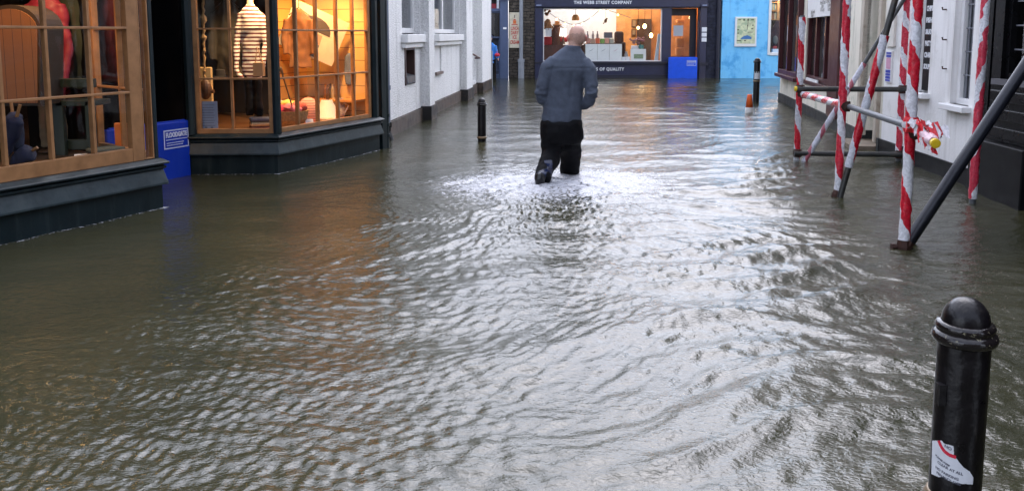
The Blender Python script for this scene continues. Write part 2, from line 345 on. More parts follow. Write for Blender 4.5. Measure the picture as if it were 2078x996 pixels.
# ================================================================ THE GREEN SHOP (left)
def poly_prism(m, pts, z0, z1):
    n = len(pts); vv = [(p[0], p[1], z0) for p in pts]+[(p[0], p[1], z1) for p in pts]
    ff = [tuple(range(n))[::-1], tuple(range(n, 2*n))]+[(i, (i+1) % n, n+(i+1) % n, n+i) for i in range(n)]
    return m.add(vv, ff)
W = Frame((-3.35, 8.63), (.400, .9165), (.9165, -.400))
C1 = Vector((-2.94, 6.94, 0)); T1 = Vector((.444, .896, 0)).normalized()
B1 = Frame(C1, T1, (T1.y, -T1.x))
A1 = C1 - T1*3.4; A0 = A1 - B1.n*1.5; R1 = W.pt(-1.06, 0)
C2 = Vector((-2.45, 8.67, 0)); L2 = W.pt(0, 0); E2 = Vector((-1.67, 10.48, 0)); E3 = E2 - W.n*.85
TF = (C2-L2).normalized(); BF = Frame(C2, TF, (TF.y, -TF.x))
T2 = (E2-C2).normalized(); B2 = Frame(C2, T2, (T2.y, -T2.x))
TR = (R1-C1).normalized(); BR = Frame(C1, TR, (TR.y, -TR.x))

shop = thing('dark_green_shop', 'dark green shopfront with two warmly lit many paned bay windows and a recessed door', 'shop', W.pt(0, 0, -1))
# upper wall, room lining
m = MB(); wall(m, W, -9.0, 2.56, 2.62, 3.7, -.25, 0); m.build('wall', M['green'], shop)
m = MB(); m.fb(W, -9.0, 2.56, 3.6, 3.72, -6, .15); m.build('roof', M['plinth'], shop)
m = MB(); m.fb(W, -9.0, 2.52, .28, .38, -3.4, -.92); m.fb(W, -9.0, -1.10, .28, .38, -.92, -.0); m.fb(W, .04, 2.52, .28, .38, -.92, 0); m.build('shop_floor', M['floorwood'], shop)
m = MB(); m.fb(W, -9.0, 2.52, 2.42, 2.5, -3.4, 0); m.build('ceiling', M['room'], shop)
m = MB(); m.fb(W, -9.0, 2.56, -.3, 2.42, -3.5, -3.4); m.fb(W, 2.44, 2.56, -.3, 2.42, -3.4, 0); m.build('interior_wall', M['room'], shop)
# recess and door
m = MB(); m.fb(W, -1.12, -1.06, -.3, 2.42, -.9, -.02); m.build('recess_panel', M['black'], shop)
m = MB(); m.fb(W, -.04, .02, -.3, 2.42, -.9, -.02); m.build('recess_panel', M['black'], shop)
m = MB(); wall(m, W, -1.06, -.04, -.25, 2.42, -.90, -.85, [(-.93, -.17, .95, 2.2)]); door = m.build('door', M['black'], shop)
m = MB(); P = W.pt; m.quad(P(-.93, .95, -.87), P(-.17, .95, -.87), P(-.17, 2.2, -.87), P(-.93, 2.2, -.87)); m.build('pane', M['glass'], door)
hs, hh = W.px(361, 155, -.82); m = MB(); m.tube([P(hs-.05, hh, -.85), P(hs-.05, hh, -.80), P(hs+.06, hh, -.795)], .012, 8); m.build('handle', mat('brass', (.55, .28, .10), .3, .9), door)
# pilaster at the street end
m = MB(); m.fb(W, 2.44, 2.55, -.3, 2.62, -.02, .80); m.build('pilaster', M['green'], shop)
m = MB(); m.tube([P(2.60, -.2, .74), P(2.60, 3.6, .74)], .05, 14)
for hz in (.42, .30, .16): m.tube([P(2.60, hz-.02, .74), P(2.60, hz+.02, .74)], .062, 14)
m.build('drainpipe', M['green'], shop, smooth=False)

def glazing(fr, s0, s1, h0, h1, vbars, hbars, parent, stile=.05, bar=.024, mat_f='timber', glassm='glass', name='window', d0=-.075, d1=-.02):
    m = MB()
    m.fb(fr, s0, s0+stile, h0, h1, d0, d1); m.fb(fr, s1-stile, s1, h0, h1, d0, d1)
    m.fb(fr, s0+stile, s1-stile, h0, h0+stile, d0, d1-.002); m.fb(fr, s0+stile, s1-stile, h1-stile, h1, d0, d1-.002)
    for v in vbars: m.fb(fr, v-bar/2, v+bar/2, h0+stile, h1-stile, d0+.004, d1-.004)
    for h in hbars: m.fb(fr, s0+stile, s1-stile, h-bar*.4, h+bar*.4, d0+.012, d1+.002)
    o = m.build(name, M[mat_f], parent, bevel=.003)
    dm = (d0+d1)/2+.003; m = MB(); m.quad(fr.pt(s0+.01, h0+.01, dm), fr.pt(s1-.01, h0+.01, dm), fr.pt(s1-.01, h1-.01, dm), fr.pt(s0+.01, h1-.01, dm))
    m.build('pane', M[glassm], o); return o
RISER = [(-.08, -.3), (0, -.3), (0, .205), (-.08, .205)]
SKIRT = [(-.08, .205), (.042, .205), (.042, .222), (.012, .335), (-.08, .335)]
MOULD = [(-.08, .335), (.022, .335), (.034, .345), (.034, .358), (.018, .368), (.018, .378), (-.08, .378)]
SILL = [(-.09, .378), (.052, .378), (.056, .386), (.052, .396), (.005, .425), (-.09, .425)]
FASC = [(-.09, 2.36), (.03, 2.36), (.03, 2.72), (.14, 2.78), (.16, 2.86), (-.09, 2.86)]
def bay(path, name='bay_base'):
    m = MB(); m.sweep(path, RISER); b = m.build(name, M['green'], shop)
    m = MB(); m.sweep(path, SKIRT); m.build('skirt_board', M['skirt'], b, bevel=.003)
    m = MB(); m.sweep(path, MOULD); m.build('moulding', M['green'], b, bevel=.003)
    m = MB(); m.sweep(path, SILL); m.build('sill', M['green'], b, bevel=.004)
    m = MB(); m.sweep(path, FASC); m.build('fascia', M['green'], shop)
    return b
bay([A0, A1, C1, R1]); bay([L2, C2, E2, E3])
# display floors and bay tops
def inset(path, k): 
    c = sum(path, Vector((0, 0, 0)))/len(path); return [p+(c-p).normalized()*k for p in path]
m = MB(); poly_prism(m, inset([A0, A1, C1, R1], .06), .33, .40); m.build('display_floor', M['floorwood'], shop)
m = MB(); poly_prism(m, inset([L2, C2, E2, E3], .06), .33, .40); m.build('display_floor', M['warmwood'], shop)
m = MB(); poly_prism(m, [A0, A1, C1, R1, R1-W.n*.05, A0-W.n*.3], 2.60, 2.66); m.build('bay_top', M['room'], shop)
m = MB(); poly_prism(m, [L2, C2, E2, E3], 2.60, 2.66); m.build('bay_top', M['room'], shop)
# corner posts
def post(p, r=.045):
    m = MB(); m.tube([(p.x, p.y, .42), (p.x, p.y, 2.40)], r, 8); m.build('corner_post', M['green'], shop)
post(C1 - B1.n*.035 - T1*.02 + TR*.03, .038); post(C2 - BF.n*.03 + T2*.0 - W.n*.0, .045); post(L2 + TF*.03, .05); post(E2 - T2*.05 - B2.n*.04, .06)
WTOP = 2.38
# bay one, street face and return
vb = [B1.s(x, 200, -.05) for x in (97, 184)]; st = B1.s(259, 200, -.05); en = B1.s(282, 200, -.05)
h1a = B1.h(184, 57, -.05); h2a = B1.h(184, 193, -.05); pitch = vb[1]-vb[0]
vb2 = [vb[0]-pitch*k for k in (1, 2, 3, 4)]
glazing(B1, -3.3, en, .425, WTOP, vb2+vb, [h1a, h2a, h1a+(h1a-h2a)], shop, stile=en-st)
glazing(B1, en+.001, -.045, .427, WTOP, [], [], shop, stile=.012)
RL = (R1-C1).length
glazing(BR, .05, RL-.05, .425, WTOP, [RL*.5], [h1a, h2a], shop, stile=.05)
# bay two: face to the camera, face to the street
FL = (C2-L2).length
glazing(BF, -FL+.07, -.03, .425, WTOP, [BF.s(470, 160, -.05)], [BF.h(470, 59, -.05), BF.h(470, 160, -.05)], shop, stile=.05)
SL = (E2-C2).length
glazing(B2, .05, SL-.14, .425, WTOP, [B2.s(x, 150, -.05) for x in (601, 642, 683, 716)], [B2.h(600, 62, -.05), B2.h(600, 157, -.05)], shop, stile=.05)
# display backing of bay two
m = MB(); m.fb(W, 1.72, 2.40, .38, 2.40, -.36, -.30); m.build('display_backing', M['orangeplanks'], shop)
m = MB(); m.fb(W, 2.385, 2.43, .38, 2.40, -.30, .70); m.build('display_backing', M['planks'], shop)
m = MB(); m.fb(W, 2.05, 2.385, .62, .645, -.29, .62); m.build('display_shelf', M['warmwood'], shop)

# ================================================================ WHITE ROUGHCAST BUILDING
WB = Frame((-1.74, 12.04), (.0914, .9958), (.9958, -.0914))
white = thing('white_building', 'white roughcast building with projecting piers, deep windows and a worn black plinth', 'building', WB.pt(0, 0, -2))
sE = 11.1
w1a, w1b = WB.s(816), WB.s(852); w2a, w2b = WB.s(882), WB.s(932)
at0, at1 = WB.s(820), WB.s(840); az0, az1 = WB.h(830, 172), WB.h(820, 92)
pn0, pn1 = WB.s(882), WB.s(895)
p1, p2 = WB.s(853), WB.s(933); p1e = WB.s(881, 70, .15); p2e = p2+.95
rc0, rc1 = p2e, p2e+1.7
openings = [(w1a, w1b, 1.45, 3.0), (w2a, w2b, 1.45, 3.0), (at0, at1, az0, az1), (pn0, pn1, .75, 1.27), (rc0+.1, rc1, .3, 3.0)]
m = MB(); wall(m, WB, -.75, sE, .22, 5.0, -.3, 0, openings); m.build('wall', M['rough'], white)
m = MB(); m.fb(WB, -.75, sE, 4.9, 5.02, -6, .2); m.build('roof', M['plinth'], white)
for q_ in (-.75, sE-.05): m = MB(); m.fb(WB, q_, q_+.05, -.3, 4.9, -.55 if q_ < 0 else -6, -.3); m.build('side_wall', M['rough'], white)
for q0_, q1_ in ((-.75, p1-.03), (p1e+.03, p2-.03), (p2e+.03, rc1+.02)): m = MB(); m.fb(WB, q0_, q1_, -.3, .21, -.2, .03); m.build('plinth', M['plinthb'], white)
for (a, b) in ((p1, p1e), (p2, p2e), (rc1+.05, sE)):
    m = MB(); m.fb(WB, a, b, .24, 4.9, -.02, .15); pr = m.build('pier', M['rough'], white)
    m = MB(); m.fb(WB, a-.02, b+.02, -.3, .24, -.02, .18); m.build('pier_base', M['plinth'], pr)
for (a, b, k) in ((w1a, w1b, 1), (w2a, w2b, 2)):
    m = MB()
    e = [a+.0, b]; fw = .07
    if k == 2: e = [a, (a+b)/2, b]
    m.fb(WB, a, a+fw, 1.47, 3.0, -.18, -.10); m.fb(WB, b-fw, b, 1.47, 3.0, -.18, -.10); m.fb(WB, a+fw, b-fw, 1.47, 1.55, -.18, -.102); m.fb(WB, a+fw, b-fw, 2.9, 3.0, -.18, -.102)
    if k == 2: m.fb(WB, (a+b)/2-.05, (a+b)/2+.05, 1.55, 2.9, -.18, -.104)
    fo = m.build('window', M['white'], white, bevel=.004)
    m = MB(); m.quad(WB.pt(a, 1.5, -.14), WB.pt(b, 1.5, -.14), WB.pt(b, 2.95, -.14), WB.pt(a, 2.95, -.14)); m.build('pane', M['glassdark'], fo)
    m = MB(); m.fb(WB, a-.06, b+.06, 1.32, 1.45, -.1, .10); m.fb(WB, a-.04, b+.04, 1.24, 1.317, -.1, .06); m.build('sill', M['white'], fo, bevel=.01)
    m = MB(); m.fb(WB, a-.2, b+.2, 1.2, 3.2, -.9, -.85); m.build('dark_interior_sheet', M['room'], fo)  # dark sheet standing in for the unlit room behind the glass
# recess with rail
m = MB(); m.fb(WB, rc0-.1, rc1+.1, .1, 3.1, -.36, -.31); m.build('recess_wall', M['white'], white)
ra, rb = WB.pt(rc0+.05, 1.02, .10), WB.pt(rc1-.1, .86, .10); m = MB(); m.tube([ra-WB.n*.12, ra, rb, rb-WB.n*.12], .022, 8); m.build('handrail', M['brown'], white)
# cash machine and blocked letter panel
m = MB(); m.fb(WB, at0+.01, at1-.01, az0+.01, az1-.01, -.34, -.26)
cm = m.build('cash_machine', mat('cash_machine_steel', (.10, .11, .115), .35, .5), white)
m = MB(); m.fb(WB, at0, at0+.06, az0, az1, -.258, .015); m.fb(WB, at1-.06, at1, az0, az1, -.258, .015); m.fb(WB, at0+.06, at1-.06, az1-.08, az1, -.258, .014); m.build('surround', mat('cash_machine_surround', (.07, .035, .03), .4), cm)
m = MB(); sm = (at0+at1)/2; m.fb(WB, at0+.10, at1-.10, az1-.45, az1-.22, -.258, -.235); m.build('screen', mat('cash_machine_screen', (.06, .14, .13), .15), cm)
m = MB(); m.hexa([WB.pt(at0+.06, az0+.02, -.25), WB.pt(at1-.06, az0+.02, -.25), WB.pt(at1-.06, az0+.02, .03), WB.pt(at0+.06, az0+.02, .03), WB.pt(at0+.06, az0+.20, -.25), WB.pt(at1-.06, az0+.20, -.25), WB.pt(at1-.06, az0+.13, .02), WB.pt(at0+.06, az0+.13, .02)]); m.build('keypad_shelf', mat('cash_machine_shelf', (.05, .055, .06), .4), cm)
m = MB(); m.fb(WB, pn0, pn1, .75, 1.27, -.06, -.03); pnl = m.build('blocked_panel', M['white'], white)
brt = mat('brown_stone_trim', (.16, .12, .10), .8)
for q0_, q1_, q2_ in ((1.27, 1.31, .02), (.70, .75, .04)): m = MB(); m.fb(WB, pn0, pn1+.02, q0_, q1_, -.02, q2_); m.build('panel_trim', brt, pnl)
# rainwater pipes
pp = WB.pt(WB.s(785, 70, .065), 0, .065); m = MB(); m.tube([(pp.x-.02, pp.y, .22), (pp.x-.02, pp.y, 4.9)], .05, 14)
for z in (.72, 2.4): m.tube([(pp.x-.02, pp.y, z-.03), (pp.x-.02, pp.y, z+.03)], .062, 14)
dp = m.build('drainpipe', M['pipeblue'], white)
m = MB(); m.tube([(pp.x-.02, pp.y, .22), (pp.x-.02, pp.y, .10), (pp.x+.03, pp.y-.05, -.03)], .056, 14); m.tube([(pp.x-.02, pp.y, .17), (pp.x-.02, pp.y, .24)], .068, 14); m.build('drain_shoe', M['black'], dp)
gp = WB.pt(sE+.08, 0, .10); m = MB(); m.tube([(gp.x, gp.y, -.2), (gp.x, gp.y, 4.9)], .055, 12); m.tube([(gp.x, gp.y, -.2), (gp.x, gp.y, 1.0)], .085, 12); m.build('drainpipe', M['pipegrey'], white)

# ================================================================ THE FAR END
F = Frame((0, 28.0), (1, 0), (0, -1))
def fx(x, y=100, d=0): return F.s(x, y, d)
def fz(y, d=0): return F.h(1250, y, d)
# --- blue grey shop behind the passage
bs = thing('blue_grey_shop', 'blue grey shopfront at the far left end of the street behind the white building', 'shop', F.pt(-2, 0, -1))
a, b = -4.5, fx(1031)
m = MB(); wall(m, F, a, b, -.3, 4.6, -.3, 0, [(fx(960), fx(1014), fz(75), fz(27)), (fx(950), fx(1019), fz(18), fz(-40)), (fx(960), fx(1012), fz(152), fz(78))]); m.build('wall', M['slate'], bs)
m = MB(); m.fb(F, a, b, 4.5, 4.62, -6, .1); m.build('roof', M['plinth'], bs)
m = MB(); m.fb(F, fx(1015), fx(1031.5), -.3, fz(2), 0, .12); m.fb(F, fx(1013), fx(1033), fz(2), fz(-4), 0, .18); m.build('pilaster', M['slate'], bs)
m = MB(); m.fb(F, fx(1021), fx(1028), fz(60), fz(56), .12, .14); m.build('notice', M['whiteprint'], bs)
m = MB(); m.fb(F, fx(940), fx(1021), fz(24), fz(20), -.1, .08); m.build('window_frame', M['slate'], bs)
m = MB(); m.fb(F, fx(940), fx(1014), fz(78), fz(76), -.1, .05); wd = m.build('window_frame', M['slate'], bs)
m = MB(); m.quad(F.pt(fx(955), fz(75), -.15), F.pt(fx(1014), fz(75), -.15), F.pt(fx(1014), fz(27), -.15), F.pt(fx(955), fz(27), -.15)); m.build('pane', M['glassdark'], wd)
m = MB(); m.quad(F.pt(fx(945), fz(18), -.15), F.pt(fx(1019), fz(18), -.15), F.pt(fx(1019), fz(-40), -.15), F.pt(fx(945), fz(-40), -.15)); m.build('pane', M['glass'], wd)
m = MB(); m.fb(F, fx(950), fx(1013), -.3, fz(78), -.34, -.30); dr = m.build('door', mat('slate_door_paint', (.045, .06, .10), .5), bs)
for y in (128, 144): m = MB(); m.fb(F, fx(1000), fx(1012), fz(y+1), fz(y-1), -.30, -.27); m.build('door_rail', M['slate'], dr)
m = MB(); m.fb(F, a+.1, b-.1, -.3, 4.4, -3.0, -2.9); m.build('interior_wall', M['room'], bs)
m = MB(); m.fb(F, fx(986), fx(993), fz(17), fz(-30), -.12, -.10); solo(m, 'window_poster', M['whiteprint'], 'white upright poster in the upper window of the blue grey shop, beside the white building', 'poster', group='posters in the upper window')
m = MB(); m.fb(F, fx(1008), fx(1013), fz(18), fz(-30), -.12, -.10); solo(m, 'window_poster', M['whiteprint'], 'narrow white poster in the upper window of the blue grey shop, beside the pilaster', 'poster', group='posters in the upper window')
m = MB(); m.fb(F, fx(993), fx(1007), fz(18), fz(8), -.12, -.09); solo(m, 'window_card', mat('dark_red_card', (.25, .02, .03), .6), 'dark red card standing low in the upper window of the blue grey shop', 'card')
# --- stone pier wall with sign and pipe
sx0, sx1 = fx(1032), fx(1085)
m = MB(); m.fb(F, sx0, sx1, -.3, 4.8, -3, -.06); st = solo(m, 'stone_wall', M['stone'], 'mossy rubble stone wall between the blue grey shop and the navy shop', 'wall')
sg = thing('ice_cream_sign', 'tall cream sign with red lettering for dairy ice cream on the stone wall', 'sign', F.pt(fx(1044), 1, 0))
m = MB(); m.fb(F, fx(1033), fx(1055.5), fz(98), fz(26), -.06, .02); m.build('panel', mat('cream_sign_enamel', (.74, .68, .52), .4, var=.06, col2=(.60, .50, .33), c2scale=4), sg, bevel=.01)
red = mat('red_sign_lettering', (.55, .05, .04), .5); ora = mat('orange_sign_emblem', (.70, .17, .04), .5)
cx = (fx(1033)+fx(1055.5))/2; RT = Vector((1, 0, 0)); UP = Vector((0, 0, 1))
for tx, y, wpx in (('LUNCH', 58.5, 15), ('DAIRY', 67.5, 15), ('ICE', 76.5, 8), ('CREAM', 86.5, 18)):
    text('lettering', tx, .16, F.pt(cx, fz(y), .021), RT, UP, red, sg, width=wpx/60.5, bold=.004)
m = MB(); m.fb(F, cx-.05, cx+.05, fz(49), fz(42), .02, .03); m.build('emblem', ora, sg)
for q0_, q1_, q2_, q3_, mt_ in ((.10, 51.5, 50, .03, red), (.015, 37, 31, .03, mat('grey_sign_ink', (.2, .16, .14), .6)), (.035, 41.5, 39.5, .03, red)): m = MB(); m.fb(F, cx-q0_, cx+q0_, fz(q1_), fz(q2_), .0205, q3_); m.build('emblem', mt_, sg)
m = MB(); px_ = fx(1057.5); m.tube([F.pt(px_, -.2, .1), F.pt(px_, fz(122), .1)], .10, 12); m.tube([F.pt(px_, fz(122), .1), F.pt(px_, 4.7, .1)], .062, 12); m.tube([F.pt(px_, fz(126), .1), F.pt(px_, fz(120), .1)], .115, 12)
solo(m, 'rainwater_pipe', M['pipegrey'], 'grey downpipe with a stout lower casing standing against the mossy stone wall', 'pipe')

# --- navy shop
nv = thing('navy_shop', 'navy shopfront with a wide bright window and white lettering, facing down the street', 'shop', F.pt(fx(1270), 0, -1))
n0, n1 = fx(1085), fx(1461)
wx0, wx1, wz0, wz1 = fx(1102), fx(1343), fz(125), fz(17.5)
dx0, dx1, dz1 = fx(1361.5), fx(1418), fz(17)
m = MB(); wall(m, F, n0, fx(1433), -.3, 3.1, -.3, 0, [(wx0, wx1, wz0, wz1), (dx0, dx1, -.3, dz1)]); m.build('wall', M['navy'], nv)
m = MB(); m.fb(F, n0, fx(1452), 3.1, 4.7, -.3, -.02); m.fb(F, fx(1433), fx(1452), -.3, 3.1, -.3, .03); m.build('brick_pier', M['navybrick'], nv)
m = MB(); m.fb(F, n0, n1, 4.6, 4.72, -6, .1); m.build('roof', M['plinth'], nv)
m = MB(); m.fb(F, fx(1087), fx(1432), fz(15), fz(-12), 0, .10); m.fb(F, fx(1087), fx(1432), fz(-12), fz(-16), 0, .22); fs = m.build('fascia', M['navy'], nv, bevel=.01)
text('lettering', 'THE WEBB STREET COMPANY', .14, F.pt((fx(1163)+fx(1280))/2, fz(6.2), .10), RT, UP, M['whiteprint'], nv, width=fx(1280)-fx(1163), bold=.006, spacing=1.15)
text('lettering', 'GOODS OF QUALITY', .14, F.pt((fx(1183)+fx(1267))/2, fz(141), .012), RT, UP, M['whiteprint'], nv, width=fx(1267)-fx(1183), bold=.005, spacing=1.15)
for xa, xb in ((1086, 1100), (1419, 1432)):
    m = MB(); m.fb(F, fx(xa), fx(xb), -.3, fz(15), 0, .08); m.fb(F, fx(xa-1), fx(xb+1), fz(15), fz(8), .0, .16); m.build('pilaster', M['navy'], nv, bevel=.008)
    m = MB(); m.fb(F, fx(xa+2), fx(xb-2), fz(13), fz(10.5), .16, .18); m.build('corbel_cap', mat('pale_blue_cap', (.20, .24, .36), .5), nv)
m = MB(); m.fb(F, fx(1085), fx(1361), fz(130), fz(125.5), 0, .09); m.build('sill', M['navydark'], nv, bevel=.006)
m = MB(); m.fb(F, fx(1085), fx(1361), -.3, fz(152), 0, .05); m.build('base_board', M['navydark'], nv)
m = MB(); m.fb(F, fx(1419), fx(1436), fz(133), fz(127), .08, .12); m.build('sill', M['navydark'], nv)
m = MB(); m.fb(F, wx0, wx0+.035, wz0, wz1, -.12, -.06); m.fb(F, wx1-.035, wx1, wz0, wz1, -.12, -.06); m.fb(F, wx0, wx1, wz1-.03, wz1, -.12, -.062); m.fb(F, wx0, wx1, wz0, wz0+.03, -.12, -.062); wf = m.build('window', M['white'], nv)
m = MB(); m.quad(F.pt(wx0, wz0, -.09), F.pt(wx1, wz0, -.09), F.pt(wx1, wz1, -.09), F.pt(wx0, wz1, -.09)); m.build('pane', M['glass'], wf)
# door
m = MB(); wall(m, F, dx0, dx1, -.2, dz1, -.5, -.44, [(fx(1364.5), fx(1404.5), fz(116), fz(32))]); nd = m.build('door', M['navydark'], nv)
m = MB(); m.quad(F.pt(fx(1364), fz(117), -.47), F.pt(fx(1405), fz(117), -.47), F.pt(fx(1405), fz(32), -.47), F.pt(fx(1364), fz(32), -.47)); m.build('pane', M['glass'], nd)
m = MB(); m.fb(F, fx(1371), fx(1391), fz(74), fz(52), -.46, -.45); m.build('notice', M['palewall'], nd)
for y0, y1 in ((56, 65), (67, 75), (77, 85)): m = MB(); m.fb(F, fx(1422), fx(1432), fz(y1), fz(y0), .08, .095); m.build('sticker', M['whiteprint'], nv)
# room
IB = 3.4; mI = 1+IB/28.0
m = MB(); m.fb(F, n0+.1, fx(1250, 70, -IB), -.1, 3.05, -IB-.1, -IB); m.build('interior_wall', M['palewall'], nv)
m = MB(); m.fb(F, fx(1250, 70, -IB), n1-.1, -.1, 3.05, -IB-.1, -IB); m.fb(F, n1-.35, n1-.25, -.1, 3.05, -IB, -.5); m.fb(F, fx(1384, 70, -1.6), fx(1400, 70, -1.6)+.3, -.1, 3.05, -1.7, -1.6); m.build('interior_lining', M['warmwood'], nv)
m = MB(); m.fb(F, n0+.05, n0+.1, -.1, 3.05, -IB, -.35); m.build('interior_side_wall', M['palewall'], nv)
m = MB(); m.fb(F, n0+.1, n1-.1, 0.05, .12, -IB, -.5); m.build('shop_floor', M['floorwood'], nv)
m = MB(); m.fb(F, n0+.1, n1-.1, 3.02, 3.08, -IB, -.3); m.build('ceiling', M['palewall'], nv)
m = MB(); m.fb(F, wx0-.05, wx1+.05, wz0-.06, wz0-.005, -.9, -.13); m.build('window_shelf', M['white'], nv)
m = MB(); px_ = fx(1455.5); m.tube([F.pt(px_, -.2, .08), F.pt(px_, 4.6, .08)], .07, 12); [m.tube([F.pt(px_, fz(y)-.04, .08), F.pt(px_, fz(y)+.04, .08)], .09, 12) for y in (55, 140)]; m.build('drainpipe', M['navydark'], nv)

# --- sky blue building
bl = thing('sky_blue_building', 'bright sky blue painted building at the far end, right of the navy shop', 'building', F.pt(fx(1540), 0, -1))
s0, s1 = fx(1462), fx(1690); v0, v1, vz0, vz1 = fx(1560), fx(1640), fz(108), fz(-20)
m = MB(); wall(m, F, s0, s1, -.3, 4.9, -.3, .12, [(v0, v1, vz0, vz1)]); m.build('wall', M['sky'], bl)
m = MB(); m.fb(F, s0, s1, 4.8, 4.92, -6, .2); m.build('roof', M['plinth'], bl)
m = MB(); m.fb(F, fx(1555), v0, fz(112), vz1, .05, .16); m.fb(F, v1, v1+.1, fz(112), vz1, .05, .16); m.fb(F, v0, v1, fz(113), fz(106.5), .05, .158); m.fb(F, v0, v1, fz(2), fz(-2), .03, .10); bw = m.build('window', M['white'], bl, bevel=.01)
m = MB(); m.quad(F.pt(v0, vz0, .0), F.pt(v1, vz0, .0), F.pt(v1, vz1, .0), F.pt(v0, vz1, .0)); m.build('pane', M['glass'], bw)
m = MB(); m.fb(F, v0-.2, v1+.2, .2, 3.2, -1.7, -1.6); m.fb(F, v0-.25, v0-.2, .2, 3.2, -1.7, -.3); m.build('interior_wall', M['room'], bl)
mp = thing('framed_map', 'framed illustrated town map on the sky blue wall', 'map', F.pt(fx(1509), 1, .12))
q = [F.pt(fx(xx), fz(yy), .12) for xx, yy in ((1487, 95), (1530, 95), (1532.5, 35), (1490, 35))]
m = MB(); m.fb(F, fx(1487.5), fx(1531.5), fz(95), fz(35), .12, .18); m.build('frame', M['white'], mp, bevel=.012)
m = MB(); m.fb(F, fx(1491.5), fx(1528), fz(89), fz(38), .18, .184); m.build('map_sheet', mat('map_paper', (.58, .62, .40), .5, var=.3, vscale=9, col2=(.36, .48, .30), c2scale=6, c2thr=(.52, .58)), mp)
f0 = .185; inkm = mat('map_ink', (.07, .08, .05), .6)
for xx, yy, w_, h_ in ((1496, 41, 5, 2), (1505, 41, 3, 4), (1513, 41, 3, 4), (1522, 41, 6, 2), (1494, 61, 4, 2), (1523, 52, 3, 2), (1522, 59, 4, 2), (1494, 68, 3, 2), (1496, 83, 8, 2), (1508, 83, 4, 2), (1513, 47, 1, 14), (1512, 56, 1, 10), (1518, 66, 10, 1)):
    m = MB(); m.fb(F, fx(xx-w_/2), fx(xx+w_/2), fz(yy+h_/2), fz(yy-h_/2), f0-.001, f0+.002); m.build('map_detail', inkm, mp)
m = MB(); m.add([F.pt(fx(x), fz(y), f0+.003) for x, y in ((1498, 80), (1505, 74), (1513, 72), (1521, 76), (1521, 80))], [(0, 1, 2, 3, 4)]); m.build('harbour_patch', mat('map_blue', (.05, .17, .42), .5), mp)

# ================================================================ RIGHT SIDE: cream pub, white house, black shop
RA = Frame((5.95, 18.6), (-.1644, -.9864), (-.9864, .1644))
pub = thing('cream_pub', 'cream rendered pub with oxblood window frames, a white notice board and a dark doorway', 'building', RA.pt(4, 0, -1))
sEnd = 8.43
sa, sb, sc, sd = .25, RA.s(1630), RA.s(1636), RA.s(1692)
dA, dB = RA.s(1759), RA.s(1789)
zw = RA.h(1600, 150); zw2 = RA.h(1660, 165)
print('pub', sa, sb, sc, sd, dA, dB, zw, zw2)
wz = .62; wtop = 2.55
m = MB(); wall(m, RA, 0, sEnd, .17, 4.7, -.3, 0, [(sa, sb, wz, wtop), (sc, sd, wz, wtop), (dA, dB, .05, 2.25)]); m.build('wall', M['cream'], pub)
m = MB(); m.fb(RA, 0, sEnd, 4.6, 4.72, -6, .2); m.build('roof', M['plinth'], pub)
m = MB(); m.fb(RA, 0, .1, -.3, 4.6, -6, -.3); m.build('side_wall', M['cream'], pub)
for q0_, q1_ in ((-.02, dA-.1), (dB+.12, sEnd)): m = MB(); m.fb(RA, q0_, q1_, -.3, .17, -.2, .03); m.build('plinth', M['plinthk'], pub)
def pub_window(a, b, nb, d0, d1):
    m = MB(); m.fb(RA, a, a+.09, wz, wtop, d0, d1); m.fb(RA, b-.09, b, wz, wtop, d0, d1); m.fb(RA, a+.09, b-.09, wz, wz+.09, d0, d1-.003); m.fb(RA, a+.09, b-.09, wtop-.09, wtop, d0, d1-.003)
    for k in range(1, nb): c = a+(b-a)*k/nb; m.fb(RA, c-.045, c+.045, wz+.09, wtop-.09, d0, d1-.004)
    o = m.build('window', M['brown'], pub, bevel=.006)
    m = MB(); dm = d0+.02; m.quad(RA.pt(a, wz, dm), RA.pt(b, wz, dm), RA.pt(b, wtop, dm), RA.pt(a, wtop, dm)); m.build('pane', M['glassdark'], o)
    m = MB(); m.fb(RA, a-.05, b+.05, wz-.07, wz, -.05, d1+.06); m.build('sill', M['brown'], o, bevel=.006)
    return o
pub_window(sa, sb-.02, 2, .0, .10); pub_window(sc+.02, sd-.02, 3, -.10, -.02)
m = MB(); m.fb(RA, sd, RA.s(1712), .17, 2.7, -.05, .07); m.build('pilaster', M['brown'], pub, bevel=.008)
m = MB(); m.fb(RA, sa-.1, RA.s(1712), 2.62, 2.95, 0, .14); m.build('fascia', M['brown'], pub)
m = MB(); m.fb(RA, 0.1, sEnd, 0.0, .06, -2.6, -.3); m.build('interior_floor', M['floorwood'], pub)
m = MB(); m.fb(RA, .1, sEnd, -.1, 3.0, -2.7, -2.6); m.fb(RA, dA-.3, dA-.25, -.1, 3, -2.6, -.3); m.build('interior_wall', mat('blue_grey_interior', (.055, .065, .085), .8, var=.3), pub)
m = MB(); m.fb(RA, .1, sEnd, 2.9, 3.0, -2.6, -.3); m.build('ceiling', M['room'], pub)
m = MB(); m.fb(RA, dA-.16, dA, .1, 2.36, -.05, .05); m.fb(RA, dB, dB+.12, .1, 2.36, -.05, .05); m.fb(RA, dA, dB, 2.25, 2.38, -.05, .05); m.build('door_surround', mat('stone_surround', (.48, .42, .34), .8, var=.12, col2=(.30, .25, .19), c2scale=3), pub, bevel=.01)
m = MB(); m.fb(RA, dA+.01, dB-.01, .05, 2.24, -.95, -.85); pd = m.build('door', mat('dark_brown_door', (.035, .016, .012), .5, var=.3), pub)
m = MB(); m.fb(RA, dA+.02, dA+.10, .05, 2.2, -.84, -.30); m.build('door_lining', mat('worn_door_lining', (.20, .13, .085), .7, var=.4), pd)
